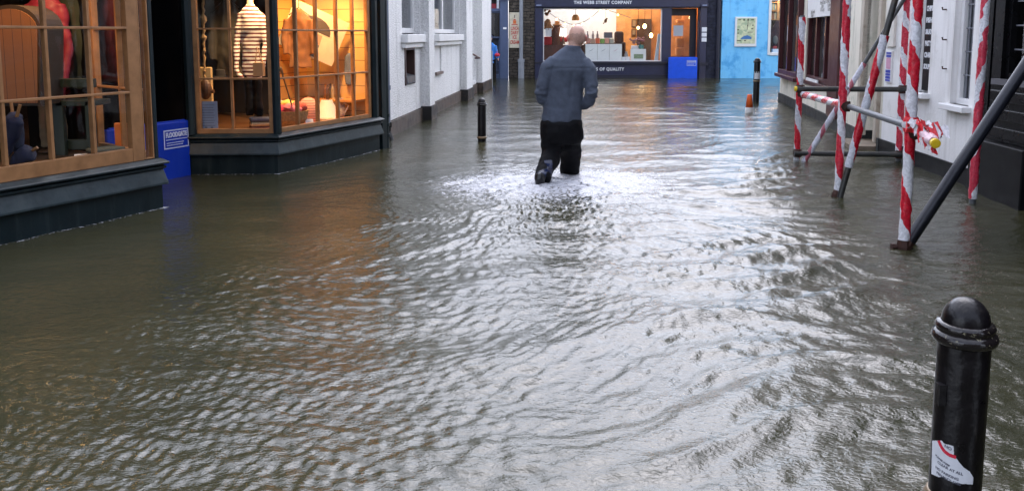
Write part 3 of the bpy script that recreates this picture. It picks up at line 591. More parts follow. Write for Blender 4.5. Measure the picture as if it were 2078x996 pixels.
m = MB(); m.fb(RA, dA-.05, dB+.05, -.3, .05, -.85, .30); m.build('doorstep', mat('worn_doorstep_stone', (.17, .13, .09), .7, var=.4, vscale=5, bump=.4, bscale=20), pub)
# white board above window two
bd = thing('notice_board', 'white painted notice board with faint script above the three light pub window', 'sign', RA.pt((sc+sd)/2, 2, 0))
ba, bb = RA.s(1639, 20, .03), RA.s(1691, 20, .03); bz0, bz1 = RA.h(1665, 35, .03), RA.h(1665, 2, .03)
m = MB(); m.fb(RA, ba, bb, bz0, bz1+.25, -.005, .03); m.build('board', M['white'], bd, bevel=.006)
ink = mat('faint_sign_ink', (.42, .40, .38), .6)
tR = RA.t; lines = [('HOME COOKED', .62, .18), ('FOOD', .62, .36), ('LOCAL ALES', .62, .55), ('SERVED', .26, .50), ('DAILY', .26, .74), ('OPEN', .85, .2), ('ALL DAY', .85, .40), ('WELCOME', .85, .6)]
for tx, u, v in (('~', .10, .10), ('~', .36, .45)): pass
for tx, u, v in [('Fresh Crab', .62, .14), ('Fish', .62, .36), ('& Chips', .62, .56), ('Sea Food', .24, .62), ('Daily', .22, .84), ('Cream Teas', .85, .10), ('Coffee', .86, .34), ('Cakes', .86, .58)]:
    text('lettering', tx, .10, RA.pt(ba+(bb-ba)*u, bz1-(bz1-bz0)*v, .031), tR, UP, ink, bd)
# notices
c0 = RA.s(1635, 160, .02); m = MB(); m.fb(RA, c0, c0+1.1, RA.h(1645, 174, .02), RA.h(1645, 160, .02), .002, .02); nb_ = solo(m, 'wall_notice', M['white'], 'small white notice under the three light pub window', 'notice')
c0 = RA.s(1682, 80, -.12); m = MB(); m.fb(RA, RA.s(1679, 80, -.14), RA.s(1690, 80, -.14), RA.h(1684, 118, -.14), RA.h(1684, 92, -.14), -.145, -.135); solo(m, 'window_notice', M['whiteprint'], 'white sheet stuck inside the right hand light of the pub window', 'notice')
m = MB(); m.fb(RA, RA.s(1677, 150, -.14), RA.s(1689, 150, -.14), RA.h(1684, 158, -.14), RA.h(1684, 143, -.14), -.145, -.135); solo(m, 'blue_sticker', mat('blue_sticker', (.02, .04, .25), .4), 'dark blue sticker low in the pub window above the oxblood sill', 'sticker')
m = MB(); m.fb(RA, RA.s(1601, 70, .0), RA.s(1607, 70, .0), RA.h(1604, 85, .0), RA.h(1604, 52, .0), .03, .036); solo(m, 'window_notice', mat('pale_blue_paper', (.55, .65, .75), .6), 'pale blue leaflet in the far bay window of the pub', 'notice')

# --- white house beyond the door
RB = Frame(RA.pt(sEnd, 0), (-.07, -.9975), (-.9975, .07))
wh = thing('white_house', 'white rendered house with tall windows beside the pub doorway, behind the scaffold', 'house', RB.pt(1, 0, -1))
e1 = RB.s(1986, 300); q0, q1 = RB.s(1873, 100, -.05), RB.s(1898, 100, -.05); u0, u1 = RB.s(1944, 100, -.05), RB.s(1984, 100, -.05)
zs1, zs2 = RB.h(1885, 190), RB.h(1960, 216)
print('house', e1, q0, q1, u0, u1, zs1, zs2)
m = MB(); wall(m, RB, 0, e1, .17, 4.4, -.3, 0, [(q0, q1, zs1, 2.9), (u0, u1, zs2, 2.9)]); m.build('wall', M['render'], wh)
m = MB(); m.fb(RB, 0, e1, 4.3, 4.42, -6, .2); m.build('roof', M['plinth'], wh)
m = MB(); m.fb(RB, 0, e1, -.3, .17, -.2, .025); m.build('plinth', M['black'], wh)
for a, b, z in ((q0, q1, zs1), (u0, u1, zs2)):
    m = MB(); fw = min(.07, (b-a)*.16); m.fb(RB, a, a+fw, z, 2.9, -.13, -.06); m.fb(RB, b-fw, b, z, 2.9, -.13, -.06); m.fb(RB, a+fw, b-fw, z, z+.06, -.13, -.062); m.fb(RB, a+fw, b-fw, 2.84, 2.9, -.13, -.062)
    wo = m.build('window', M['white'], wh, bevel=.005)
    m = MB(); m.quad(RB.pt(a, z, -.10), RB.pt(b, z, -.10), RB.pt(b, 2.9, -.10), RB.pt(a, 2.9, -.10)); m.build('pane', M['glassdark'], wo)
    m = MB(); m.fb(RB, a-.06, b+.06, z-.06, z, -.06, .09); m.build('sill', M['white'], wo, bevel=.008)
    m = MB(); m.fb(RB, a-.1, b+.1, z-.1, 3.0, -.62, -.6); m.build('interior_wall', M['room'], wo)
    if a == u0:
        m = MB()
        for k in range(1, 4): c = a+fw+(b-a-2*fw)*k/4; m.fb(RB, c-.006, c+.006, z+.06, 2.84, -.097, -.088)
        for k in range(1, 9): c = z+.06+(2.84-z)*k/9; m.fb(RB, a+fw, b-fw, c-.006, c+.006, -.0975, -.0885)
        m.build('leading', mat('lead_cames', (.20, .21, .24), .5), wo)
for y in (20, 81, 140):
    p = RB.pt(RB.s(1921, y), RB.h(1921, y), 0); m = MB(); m.tube([p-RB.n*.01, p+RB.n*.04, p+RB.n*.045+Vector((0, 0, .025))], .008, 6); m.build('wall_hook', M['coupler'], wh)
mb_ = thing('menu_board', 'tall black menu board with white chalk lines in the narrow window of the white house', 'menu board', RB.pt((q0+q1)/2, 1, 0))
ma, mb2 = q0+(q1-q0)*.22, q1-(q1-q0)*.10
m = MB(); m.fb(RB, ma, mb2, zs1+.02, 2.8, -.055, -.03); m.build('board', M['black'], mb_)
rows = ['SOUP', 'CRAB', 'PASTY', 'SALAD', 'FISH', 'CHIPS', 'PIES', 'TEAS', 'COFFEE', 'CAKES', 'WINE', 'BEER']
for k, tx in enumerate(rows): text('lettering', tx, .075, RB.pt((ma+mb2)/2, 1.10+.125*k, -.029), RB.t, UP, M['whiteprint'], mb_, width=(mb2-ma)*.7, bold=.003)
sgn = thing('bus_stop_sign', 'narrow blue and white sign on the white wall beside the pub doorway', 'sign', RB.pt(.2, 1, 0))
g0, g1 = RB.s(1797, 135, .02), RB.s(1808.5, 135, .02); z0_, z1_ = RB.h(1803, 168, .02), RB.h(1803, 104, .02)
if g1-g0 < .1: g1 = g0+.2
m = MB(); m.fb(RB, g0, g1, z0_, z1_, .001, .02); m.build('panel', M['white'], sgn)
w_ = g1-g0; sbl = mat('sign_blue', (.03, .05, .42), .4)
for f0_, f1_ in ((.04, .10), (.12, .20), (.22, .29), (.31, .40), (.80, .88), (.90, .96)): m = MB(); m.fb(RB, g0+w_*.1, g1-w_*.1, z0_+(z1_-z0_)*f0_, z0_+(z1_-z0_)*f1_, .021, .024); m.build('blue_band', sbl, sgn)
m = MB(); m.fb(RB, g0+w_*.12, g1-w_*.12, z0_+(z1_-z0_)*.43, z0_+(z1_-z0_)*.78, .021, .023); m.build('pink_band', mat('sign_pink', (.62, .32, .45), .5), sgn)
m = MB(); h0, h1 = RB.s(1800, 70, .01), RB.s(1817, 70, .01); m.fb(RB, h0, h1, RB.h(1806, 95, .01), RB.h(1806, 40, .01)+.5, .001, .03); ps = solo(m, 'wall_panel', mat('off_white_panel', (.70, .67, .60), .6), 'off white panel with a dark lower edge above the blue and white sign', 'panel')

# --- black shopfront at the right
bk = thing('black_shopfront', 'black painted shopfront with a leaded window at the right end of the scaffold', 'shop', RB.pt(e1+1, 0, -1))
e2 = 11.5
lw0, lw1 = RB.s(2040, 100, -.02), RB.s(2040, 100, -.02)+1.5; lz = RB.h(2060, 163, 0)
pn = RB.s(2030, 100)
m = MB(); wall(m, RB, e1+.002, e2, -.3, 4.2, -.3, .005, [(lw0, lw1, lz, 2.7), (e1+.12, lw0-.16, .75, 2.6)]); m.build('wall', M['blackgloss'], bk)
m = MB(); m.fb(RB, e1, e2, 4.1, 4.22, -6, .2); m.build('roof', M['plinth'], bk)
m = MB(); m.fb(RB, e1+.06, RB.s(2074, 330, .12), -.3, .50, .005, .12); m.build('flood_board', M['black'], bk, bevel=.01)
for k in range(3): z = lz-.10-.16*k; m = MB(); m.fb(RB, lw0-.1, e2-.5, z-.10, z, .005, .04+.006*k); m.build('panel_moulding', M['blackgloss'], bk, bevel=.01)
m = MB(); m.fb(RB, lw0, lw0+.06, lz, 2.7, -.12, -.03); m.fb(RB, lw1-.06, lw1, lz, 2.7, -.12, -.03); m.fb(RB, lw0+.06, lw1-.06, lz, lz+.05, -.12, -.032); lo = m.build('window', M['blackgloss'], bk)
m = MB(); m.quad(RB.pt(lw0, lz, -.08), RB.pt(lw1, lz, -.08), RB.pt(lw1, 2.7, -.08), RB.pt(lw0, 2.7, -.08)); m.build('pane', M['glassdark'], lo)
m = MB()
for k in range(1, 7): c = lw0+.06+1.38*k/7; m.fb(RB, c-.006, c+.006, lz+.05, 2.7, -.077, -.068)
for k in range(1, 9): c = lz+.05+.21*k; m.fb(RB, lw0+.06, lw1-.06, c-.006, c+.006, -.0775, -.0685)
m.build('leading', mat('lead_came_metal', (.20, .21, .24), .5), lo)
m = MB(); m.fb(RB, lw0-.05, lw1+.05, lz-.05, lz, -.05, .06); m.build('sill', mat('grey_sill', (.10, .10, .11), .5), lo)
m = MB(); m.fb(RB, e1+.1, e2, -.3, 3, -1.3, -1.2); m.build('interior_wall', M['room'], bk)

# a plain house added unseen behind the viewer, to darken reflections in glass and water
RF = Frame((-9, -13.0), (1, 0), (0, 1)); rh = thing('added_grey_house', 'plain grey house added unseen behind the viewer for dark reflections', 'house', (0, -13, -1))
m = MB(); wall(m, RF, 0, 18, -.3, 7.0, -.3, 0, [(2+3.2*k, 3.2+3.2*k, z_, z_+1.5) for k in range(5) for z_ in (.9, 4.0)]); m.build('wall', mat('grey_render', (.10, .095, .085), .85), rh)
m = MB(); m.fb(RF, 0, 18, -.3, 6.9, -.6, -.5); m.build('interior_wall', M['room'], rh)
m = MB(); m.fb(RF, -.3, 18.3, 7.0, 7.15, -6, .3); m.build('roof', M['plinth'], rh)
# ================================================================ FLOOD GATES
def gate(fr, s0, s1, h, label, logo, gm='gate'):
    t = thing('flood_gate', label, 'flood gate', fr.pt((s0+s1)/2, -.2, .0), 'blue flood gates across the shop doors')
    m = MB(); m.fb(fr, s0, s1, -.2, h, -.025, .025); p = m.build('panel', M[gm], t, bevel=.012)
    m = MB(); m.fb(fr, s0+.04, s1-.04, h-.03, h+.012, -.015, .015); m.build('top_lip', M[gm], t, bevel=.004)
    a, b, c, d = logo; lw = .012 if b-a < .35 else .018; lab = mat('gate_label_ink', (.50, .55, .72), .5)
    m = MB(); z = .0265
    for (x0, x1, y0, y1) in ((a, b, d-lw, d), (a, b, c, c+lw), (a, a+lw, c+lw, d-lw), (b-lw, b, c+lw, d-lw)): m.fb(fr, x0, x1, y0, y1, .0252, z)
    m.fb(fr, a+.10*(b-a), b-.25*(b-a), c+.17*(d-c), c+.21*(d-c), .0252, z); m.fb(fr, a+.10*(b-a), b-.2*(b-a), c+.29*(d-c), c+.33*(d-c), .0252, z)
    m.fb(fr, a+.08*(b-a), b-.06*(b-a), c+.46*(d-c), c+.50*(d-c), .0252, z)
    m.build('label_border', lab, t)
    text('lettering', 'FLOODGATE', (d-c)*.34, fr.pt((a+b)/2, c+(d-c)*.72, .025), fr.t, UP, lab, t, width=(b-a)*.86, bold=.004)
    return t
ls = [W.px(329, 264), W.px(378, 302)]
ls0, ls1 = W.s(329, 290, .0), W.s(379, 280, .0); lz0, lz1 = W.h(355, 300), W.h(355, 262)
gate(W, -1.03, -.02, W.h(384, 243), 'blue flood gate with a white lettered label, across the recessed door between the bay windows', (ls0, ls1, lz0, lz1))
GF = Frame((0, 27.72), (1, 0), (0, -1))
ga, gb = GF.s(1357.5), GF.s(1416.5); gate(GF, ga, gb, GF.h(1387, 117), 'brighter lit blue flood gate with a small white label, across the far navy shop door', (GF.s(1395), GF.s(1414), GF.h(1400, 134), GF.h(1400, 123)), 'gatelit')

# ================================================================ BOLLARDS AND CONE
def bollard(x, y, top, bands, label, r=.056, dome=.055, extra=None):
    t = thing('bollard', label, 'bollard', (x, y, -.2), 'black cast iron bollards in the flooded street')
    c = (x, y, 0)
    m = MB(); m.lathe([(r, -.2), (r, top-dome-.055), (r*.98, top-dome-.05)], c, 32); m.build('shaft', M['cast'], t, smooth=False); smooth_by_angle(t.children[-1])
    z = top-dome-.055
    prof = [(r*.9, z), (r*1.04, z+.004), (r*1.20, z+.010), (r*1.26, z+.020), (r*1.20, z+.030), (r*1.08, z+.034), (r*1.10, z+.040), (r*1.14, z+.046), (r*1.06, z+.054), (r*.9, z+.056)]
    m = MB(); m.lathe(prof, c, 36); o = m.build('collar', M['collar'], t); smooth_by_angle(o, 60)
    z = top-dome; k = 10
    prof = [(r*.92, z-.004)]+[(r*.92*math.cos(math.pi/2*i/k), z+dome*math.sin(math.pi/2*i/k)) for i in range(k)]+[(.002, top)]
    m = MB(); m.lathe(prof, c, 32); o = m.build('dome', M['cast'], t); smooth_by_angle(o, 60)
    for bz, mt in bands:
        m = MB(); m.lathe([(r*.98, bz-.016), (r*1.05, bz-.016), (r*1.14, bz-.010), (r*1.20, bz), (r*1.12, bz+.008), (r*1.09, bz+.014), (r*1.02, bz+.018), (r*.98, bz+.018)], c, 36); o = m.build('band', M[mt], t); smooth_by_angle(o, 60)
    return t
nb = V(1957, 690, 1.88); ntop = V(1957, 603, 1.88).z
nbands = V(1878, 1018, 1.86).z
bn = bollard(nb.x, 1.88, ntop, [(nbands, 'gold')], 'large black bollard with a torn white parking sticker, in the near right corner', r=.0565, dome=.058)
# bracket stub on its side
a_ = math.radians(200); m = MB()
for dz in (0, .012, .024): m.tube([(nb.x+.056*math.cos(a_), 1.88+.056*math.sin(a_), ntop-.235+dz), (nb.x+.068*math.cos(a_), 1.88+.068*math.sin(a_), ntop-.235+dz)], .006, 8)
m.hexa([(nb.x-.066, 1.85, ntop-.25), (nb.x-.05, 1.85, ntop-.25), (nb.x-.05, 1.87, ntop-.25), (nb.x-.066, 1.87, ntop-.25), (nb.x-.066, 1.85, ntop-.20), (nb.x-.05, 1.85, ntop-.20), (nb.x-.05, 1.87, ntop-.20), (nb.x-.066, 1.87, ntop-.20)])
m.build('lug', M['cast'], bn)
# torn sticker wrapped round the shaft
def cyl(px, py, rr):                                          # where a sight line meets the near bollard
    d = ray(px, py); o = CAM-Vector((nb.x, 1.88, EYE)); A = d.x**2+d.y**2; B = 2*(o.x*d.x+o.y*d.y); Cc = o.x**2+o.y**2-rr**2
    t = (-B-math.sqrt(max(0, B*B-4*A*Cc)))/(2*A); p = CAM+d*t; a = math.atan2(p.y-1.88, p.x-nb.x); return (a-2*math.pi if a > 0 else a), p.z
out = [(1892, 893), (1911, 893), (1916, 899), (1935, 904), (1936, 922), (1941, 930), (1956, 948), (1968, 956), (1975, 968), (1974, 982), (1960, 981), (1943, 980), (1925, 974), (1915, 966), (1905, 967), (1890, 960)]
poly = [cyl(x, y, .0570) for x, y in out]
rs_ = .0571
def onst(a, z, k=0): return Vector((nb.x+(rs_+k)*math.cos(a), 1.88+(rs_+k)*math.sin(a), z))
bm = bmesh.new(); 
a0, a1 = min(p[0] for p in poly), max(p[0] for p in poly); zz0, zz1 = min(p[1] for p in poly), max(p[1] for p in poly)
def inside(a, z):
    c = False; j = len(poly)-1
    for i in range(len(poly)):
        if (poly[i][1] > z) != (poly[j][1] > z) and a < (poly[j][0]-poly[i][0])*(z-poly[i][1])/(poly[j][1]-poly[i][1])+poly[i][0]: c = not c
        j = i
    return c
m = MB(); NA, NZ = 110, 90
for i in range(NA):
    for j in range(NZ):
        A_, B_ = a0+(a1-a0)*i/NA, a0+(a1-a0)*(i+1)/NA; Z_, Y_ = zz0+(zz1-zz0)*j/NZ, zz0+(zz1-zz0)*(j+1)/NZ
        if inside((A_+B_)/2, (Z_+Y_)/2): m.quad(onst(A_, Z_), onst(B_, Z_), onst(B_, Y_), onst(A_, Y_))
m.uv = {}
stk = m.build('sticker', mat('worn_white_sticker', (.66, .67, .70), .45, var=.1, vscale=30), bn)
bmm = bmesh.new(); bmm.from_mesh(stk.data); bmesh.ops.remove_doubles(bmm, verts=bmm.verts, dist=1e-5); bmm.to_mesh(stk.data); bmm.free()
ringc = [cyl(x, y, .0570) for x, y in ((1905, 893), (1910, 905), (1917, 915), (1926, 922), (1940, 927))]
m = MB()
for i in range(len(ringc)-1):
    (A_, Z_), (B_, Y_) = ringc[i], ringc[i+1]; w_ = .0042
    nx_, nz_ = -(Y_-Z_), (B_-A_)*rs_; ln = math.hypot(nx_, nz_) or 1; nx_ /= ln; nz_ /= ln
    m.quad(onst(A_-nx_*w_/rs_, Z_-nz_*w_, .0006), onst(B_-nx_*w_/rs_, Y_-nz_*w_, .0006), onst(B_+nx_*w_/rs_, Y_+nz_*w_, .0006), onst(A_+nx_*w_/rs_, Z_+nz_*w_, .0006))
m.build('red_ring', mat('red_sticker_ink', (.60, .02, .05), .45), stk)
def wrap_text(body, px, py, size, slope=-.20):
    a, z = cyl(px, py, .0570); cu = bpy.data.curves.new('t', 'FONT'); cu.body = body; cu.size = size; cu.align_x = 'LEFT'; cu.align_y = 'CENTER'; cu.offset = .0003
    o = bpy.data.objects.new('t', cu); me = evaluated_mesh(o)
    bpy.data.objects.remove(o); bpy.data.curves.remove(cu)
    for v in me.vertices:
        x, y = v.co.x, v.co.y; v.co = onst(a+x/rs_, z+y+x*slope, .0008)-bn.location
    me.materials.clear(); me.materials.append(M['blacktext']); q = bpy.data.objects.new('lettering', me); COL.objects.link(q); q.parent = stk
M['blacktext'] = mat('grey_sticker_ink', (.10, .10, .13), .6)
wrap_text('NO', 1917, 903, .010, -.25); wrap_text('PLEASE KEEP', 1899, 922, .0065, -.32); wrap_text('CLEAR AT ALL', 1903, 936, .0088, -.20); wrap_text('NO PARKING', 1899, 946, .0088, -.20); wrap_text('PENALTY £100', 1901, 957, .0084, -.20)
fb = G(978, 288); ft = V(978, 199, fb.y).z; fbz = V(978, 279, fb.y).z
bollard(fb.x, fb.y, ft, [(fbz, 'gold')], 'black bollard with gilt collars standing alone in the water left of the walking man', r=.058)
rb_ = G(1534, 207); rt = V(1534, 118, rb_.y).z
b3 = bollard(rb_.x, rb_.y, rt, [(V(1536, 165, rb_.y).z, 'gold')], 'slim black bollard with a white sticker and gilt band before the sky blue wall', r=.068)
zs = V(1536, 155, rb_.y).z; m = MB(); n_ = 10
for i in range(n_):
    A_, B_ = R(205+i*11), R(205+(i+1)*11); q = lambda a, z: Vector((rb_.x+.0692*math.cos(a), rb_.y+.0692*math.sin(a), z)); up_ = .07 if i % 3 else .10
    m.quad(q(A_, zs-.06), q(B_, zs-.06), q(B_, zs+up_), q(A_, zs+up_))
m.uv = {}; m.build('sticker', M['whiteprint'], b3)
cn = G(1520, 230); ct = V(1521, 192, cn.y).z; cb = thing('traffic_cone', 'orange and white traffic cone half under water beside the slim bollard', 'traffic cone', (cn.x, cn.y, -.3))
rr = lambda z: .125-(z-0)*.20*.62
zt = ct; mid = V(1520, 218, cn.y).z
m = MB(); m.lathe([(.090, -.3), (.078, -.03), (.069, mid-.001)], (cn.x, cn.y, 0), 24); m.build('sleeve', M['conewh'], cb, smooth=True)
m = MB(); m.lathe([(.067, mid), (.042, zt-.01), (.037, zt), (.025, zt), (.023, zt-.03)], (cn.x, cn.y, 0), 24); m.build('cone_tip', M['coneor'], cb, smooth=True)

# ================================================================ SCAFFOLD
sc_ = thing('scaffold', 'tube scaffold standing in the flood, its poles wrapped in red and white tape', 'scaffold', (2.67, 5.58, -.2))
RT_ = .030
def spole(name, p0, p1, mt, r=RT_, parent=sc_):
    p0, p1 = Vector(p0), Vector(p1); m = MB(); k = 10; m.tube([p0+(p1-p0)*i/k for i in range(k+1)], r, 16); o = m.build(name, M[mt], parent); smooth_by_angle(o, 50); return o
def wrapped(name, p0, p1, a=0.0, b=1.0, tape='tape', core='steel', r=RT_):
    o = spole(name, p0, p1, core, r*.9)
    p0, p1 = Vector(p0), Vector(p1); d = p1-p0; m = MB(); k = max(8, int(d.length*(b-a)/.035)); rs = np.random.RandomState(int(abs(p0.x*1000)) % 999)
    pts = [p0+d*(a+(b-a)*i/k) for i in range(k+1)]; rad = [r*1.10+.0035*rs.rand() for _ in pts]
    m.tube(pts, rad, 20); q = m.build('tape_wrap', M[tape], o)
    for v in q.data.vertices:                                # creases and slack in the wound tape
        w_ = Vector(v.co)+sc_.location; ax = p0+d*((w_-p0).dot(d)/d.length_squared); n_ = w_-ax; L_ = n_.length
        if L_ > 1e-4: v.co += n_/L_*(.006*mnoise.noise(Vector((w_.x*30, w_.y*30, w_.z*16)))+.005*abs(mnoise.noise(Vector((w_.x*12+5, w_.y*12, w_.z*34)))))
    smooth_by_angle(q, 80); return o
def coupler(p, ax1, ax2=None, s=.045):
    p = Vector(p); m = MB(); a = Vector(ax1).normalized()
    m.tube([p-a*s, p-a*s*.3, p+a*s*.3, p+a*s], [RT_*1.45, RT_*1.7, RT_*1.7, RT_*1.45], 8)
    if ax2 is not None: b = Vector(ax2).normalized(); m.tube([p-b*s, p+b*s], RT_*1.5, 8); c = a.cross(b); m.tube([p+c*.02, p+c*.075], .010, 6); m.tube([p+c*.055, p+c*.07], .017, 6)
    return m.build('coupler', M['coupler'], sc_)
P1, P2, P3, P4, P5 = Vector((2.67, 5.58, -.2)), Vector((2.93, 7.41, -.2)), Vector((3.31, 9.64, -.2)), Vector((4.44, 9.53, -.2)), Vector((3.99, 7.14, -.2))
def upto(P, z): return Vector((P.x, P.y, z))
z3 = V(1632, 32, P3.y).z
for k_, (P, z, a) in enumerate(((P1, 4.6, .055), (P2, 4.6, .045), (P4, 4.6, .05), (P5, 4.6, .05))): wrapped('upright_pole', P, upto(P, z), a, 1.0, 'tape%d' % k_)
wrapped('upright_pole', P3, upto(P3, z3), .06, .99)
# transom high and low between P3 and P4
zl = V(1640, 180, P3.y).z; zlow = V(1640, 310, P3.y).z; e = (P4-P3).normalized()
off = Vector((-.0, -.056, 0))
spole('transom', upto(P3, zl)+off-e*.05, upto(P4, zl)+off+e*.42, 'darksteel')
spole('transom', upto(P3, zlow)+off-e*.05, upto(P4, zlow)+off+e*.08, 'darksteel')
def cap(p, d): d = Vector(d).normalized(); p = Vector(p); m = MB(); m.tube([p-d*.018, p+d*.014], RT_*.98, 16); m.tube([p+d*.014, p+d*.018], RT_*.7, 16); o = m.build('end_cap', M['yellow'], sc_); smooth_by_angle(o)
cap(upto(P3, zl)+off-e*.058, -e)
for P in (P3, P4):
    for z in (zl, zlow): coupler(upto(P, z)+off*.5, (0, 0, 1), e)
# ledger along the street: P3 -> P2 -> P1 and past it
za = V(1645, 192, P3.y-.05).z; zb = V(1716, 216, P2.y).z; zc = V(1846, 262, P1.y).z
o1 = Vector((.052, 0, 0)); la, lb_, lc = upto(P3, za)+o1*.6, upto(P2, zb)+o1, upto(P1, zc)+o1
tip = V(1898, 291, 5.18)
wrapped('ledger', la+(la-lb_)*.03, lb_, .06, .97, 'tape'); spole('ledger', lb_, lc, 'steel', RT_*.82); spole('ledger', lc, tip, 'steel', RT_*.85); cap(tip, tip-lc)
wrapped_tip = MB(); k_ = 16; wrapped_tip.tube([lc+(tip-lc)*(.05+.88*i/k_) for i in range(k_+1)], [RT_*(1.05+.25*math.sin(math.pi*i/k_)) for i in range(k_+1)], 18); q = wrapped_tip.build('tape_wrap', mat('pale_pink_tape', (.66, .46, .50), .35, var=.25, vscale=14, bump=.5, bscale=40, col2=(.58, .03, .07), c2scale=9, c2thr=(.54, .57)), sc_)
for v in q.data.vertices: v.co += Vector((mnoise.noise(v.co*40), mnoise.noise(v.co*40+Vector((9, 0, 0))), mnoise.noise(v.co*40+Vector((0, 9, 0)))))*.010
smooth_by_angle(q, 70)
coupler(lb_-o1*.5, (0, 0, 1), (lc-lb_)); coupler(lc-o1*.5-Vector((0, 0, .02)), (0, 0, 1), (tip-lc)); coupler(la-o1*.3, (0, 0, 1))
# flapping tape ends
def ribbon(pts, w, seed, name='tape_end', sub=8):
    rs = np.random.RandomState(seed); pts = [Vector(p) for p in pts]; P_ = []
    for i in range(len(pts)-1):
        for k in range(sub): P_.append(pts[i].lerp(pts[i+1], k/sub))
    P_.append(pts[-1]); m = MB(); L_ = 0; prev = None; rows = []
    for i, p in enumerate(P_):
        wob = Vector((rs.normal(), rs.normal(), rs.normal()))*.006; ang = .5*math.sin(i*.8+seed); dv = Vector((math.sin(ang)*.4, math.cos(ang)*.5, .8)).normalized()*w/2*(.75+.25*math.sin(i*1.3+seed))
        if prev is not None: L_ += (p-prev).length
        prev = p; rows.append((p-dv+wob, p+dv-wob, L_))
    for (a, b, l0), (c, d, l1) in zip(rows[:-1], rows[1:]): m.add([a, c, d, b], [(0, 1, 2, 3)], [((0, l0), (0, l1), (1, l1), (1, l0))])
    o = m.build(name, M['taperibbon'], sc_, smooth=True); return o
hb = V(1850, 262, 5.5)
ribbon([hb, V(1870, 255, 5.42), V(1893, 262, 5.36), V(1926, 268, 5.30)], .11, 3); ribbon([hb, V(1868, 268, 5.40), V(1885, 272, 5.33), V(1906, 262, 5.30)], .09, 5)
ribbon([V(1838, 256, 5.52), V(1862, 246, 5.46), V(1880, 258, 5.4), V(1890, 280, 5.25)], .075, 8); ribbon([V(1862, 282, 5.38), V(1872, 290, 5.33), V(1890, 298, 5.22), V(1898, 306, 5.20)], .06, 9)
m = MB(); m.tube([upto(P1, zc-.02), upto(P1, zc+.03), upto(P1, zc+.08)], [RT_*1.4, RT_*1.9, RT_*1.35], 14); q = m.build('tape_knot', M['taperibbon'], sc_); smooth_by_angle(q, 70)
# braces
bA0, bA1 = Vector((2.88, 7.33, -.15)), V(1822, -20, 7.28); d = bA1-bA0; bA1 = bA1+d*1.2
L_ = (bA1-bA0).length; zt_ = (V(1783, 70, 7.28)-bA0).length/L_
wrapped('brace', bA0, bA1, .10, zt_, 'tape', 'darksteel')
bB0 = G(1626, 326); bB0 = Vector((bB0.x, 9.58, -.05)); bB1 = V(1840, -10, 9.48); mid_ = (V(1728, 168, 9.5)-bB0).length/(bB1-bB0).length
wrapped('brace', bB0, bB1+(bB1-bB0)*.5, .0, mid_*.98/1.5*1.26, 'tapepale', 'darksteel', RT_*.85)
bC0 = Vector((2.74, 5.70, -.02)); bC1 = V(2078, 138, 5.85); spole('brace', bC0-(bC1-bC0)*.04, bC1+(bC1-bC0)*.8, 'bluesteel', .042)
coupler(Vector((P1.x, P1.y, .0)), (0, 0, 1), bC1-bC0, .06); m = MB(); m.tube([(P1.x-.075, P1.y, .015), (P1.x+.05, P1.y+.0, .01)], .016, 8); m.tube([(P1.x-.085, P1.y, .015), (P1.x-.06, P1.y, .015)], .024, 6); m.build('coupler_bolt', M['coupler'], sc_)
coupler(upto(P2, .02)+Vector((-.02, -.03, 0)), bA1-bA0)
# ================================================================ WHAT STANDS IN THE WINDOWS
def bx(x0, y0, x1, y1, Y, t=.1, m=None):                     # a box seen between two picture corners, its front at distance Y, t deep
    a, b = V(x0, y1, Y), V(x1, y0, Y); m = m or MB(); m.box((a.x, Y, a.z), (b.x, Y+t, b.z)); return m
def skinned(m, name, mt, parent, voxel=.012, smooth=6, disp=0.0, freq=(18, 18, 30), loc=None, extra=None):
    o = m.build(name, mt, parent, loc); me = o.data; me.uv_layers.clear() if hasattr(me.uv_layers, 'clear') else None
    r = o.modifiers.new('r', 'REMESH'); r.mode = 'VOXEL'; r.voxel_size = voxel; s = o.modifiers.new('s', 'SMOOTH'); s.iterations = smooth; s.factor = .5
    new = evaluated_mesh(o); o.modifiers.clear(); o.data = new; new.name = name
    if disp:
        for v, q, nn in [(v, v.co.copy(), v.normal.copy()) for v in new.vertices]:
            n1 = mnoise.noise(Vector((q.x*freq[0], q.y*freq[1], q.z*freq[2]))); n2 = mnoise.noise(Vector((q.x*freq[0]*.4+7, q.y*freq[1]*.4, q.z*freq[2]*.35)))
            v.co = q + nn*disp*(n1*.6+n2)
    new.materials.clear()
    for q in (mt if isinstance(mt, (list, tuple)) else [mt]): new.materials.append(q)
    for p in new.polygons: p.use_smooth = True
    return o
def torso(m, c, z0, z1, w, dpt):                            # a dressmaker's form
    H = z1-z0; m.loft([((c[0], c[1], z0+H*k), w*a, dpt*b) for k, a, b in ((0, .86, .9), (.15, .92, 1), (.38, .78, .85), (.62, .95, 1), (.80, 1.0, .95), (.90, .86, .8), (.96, .45, .5), (1.0, .28, .4))], 24)
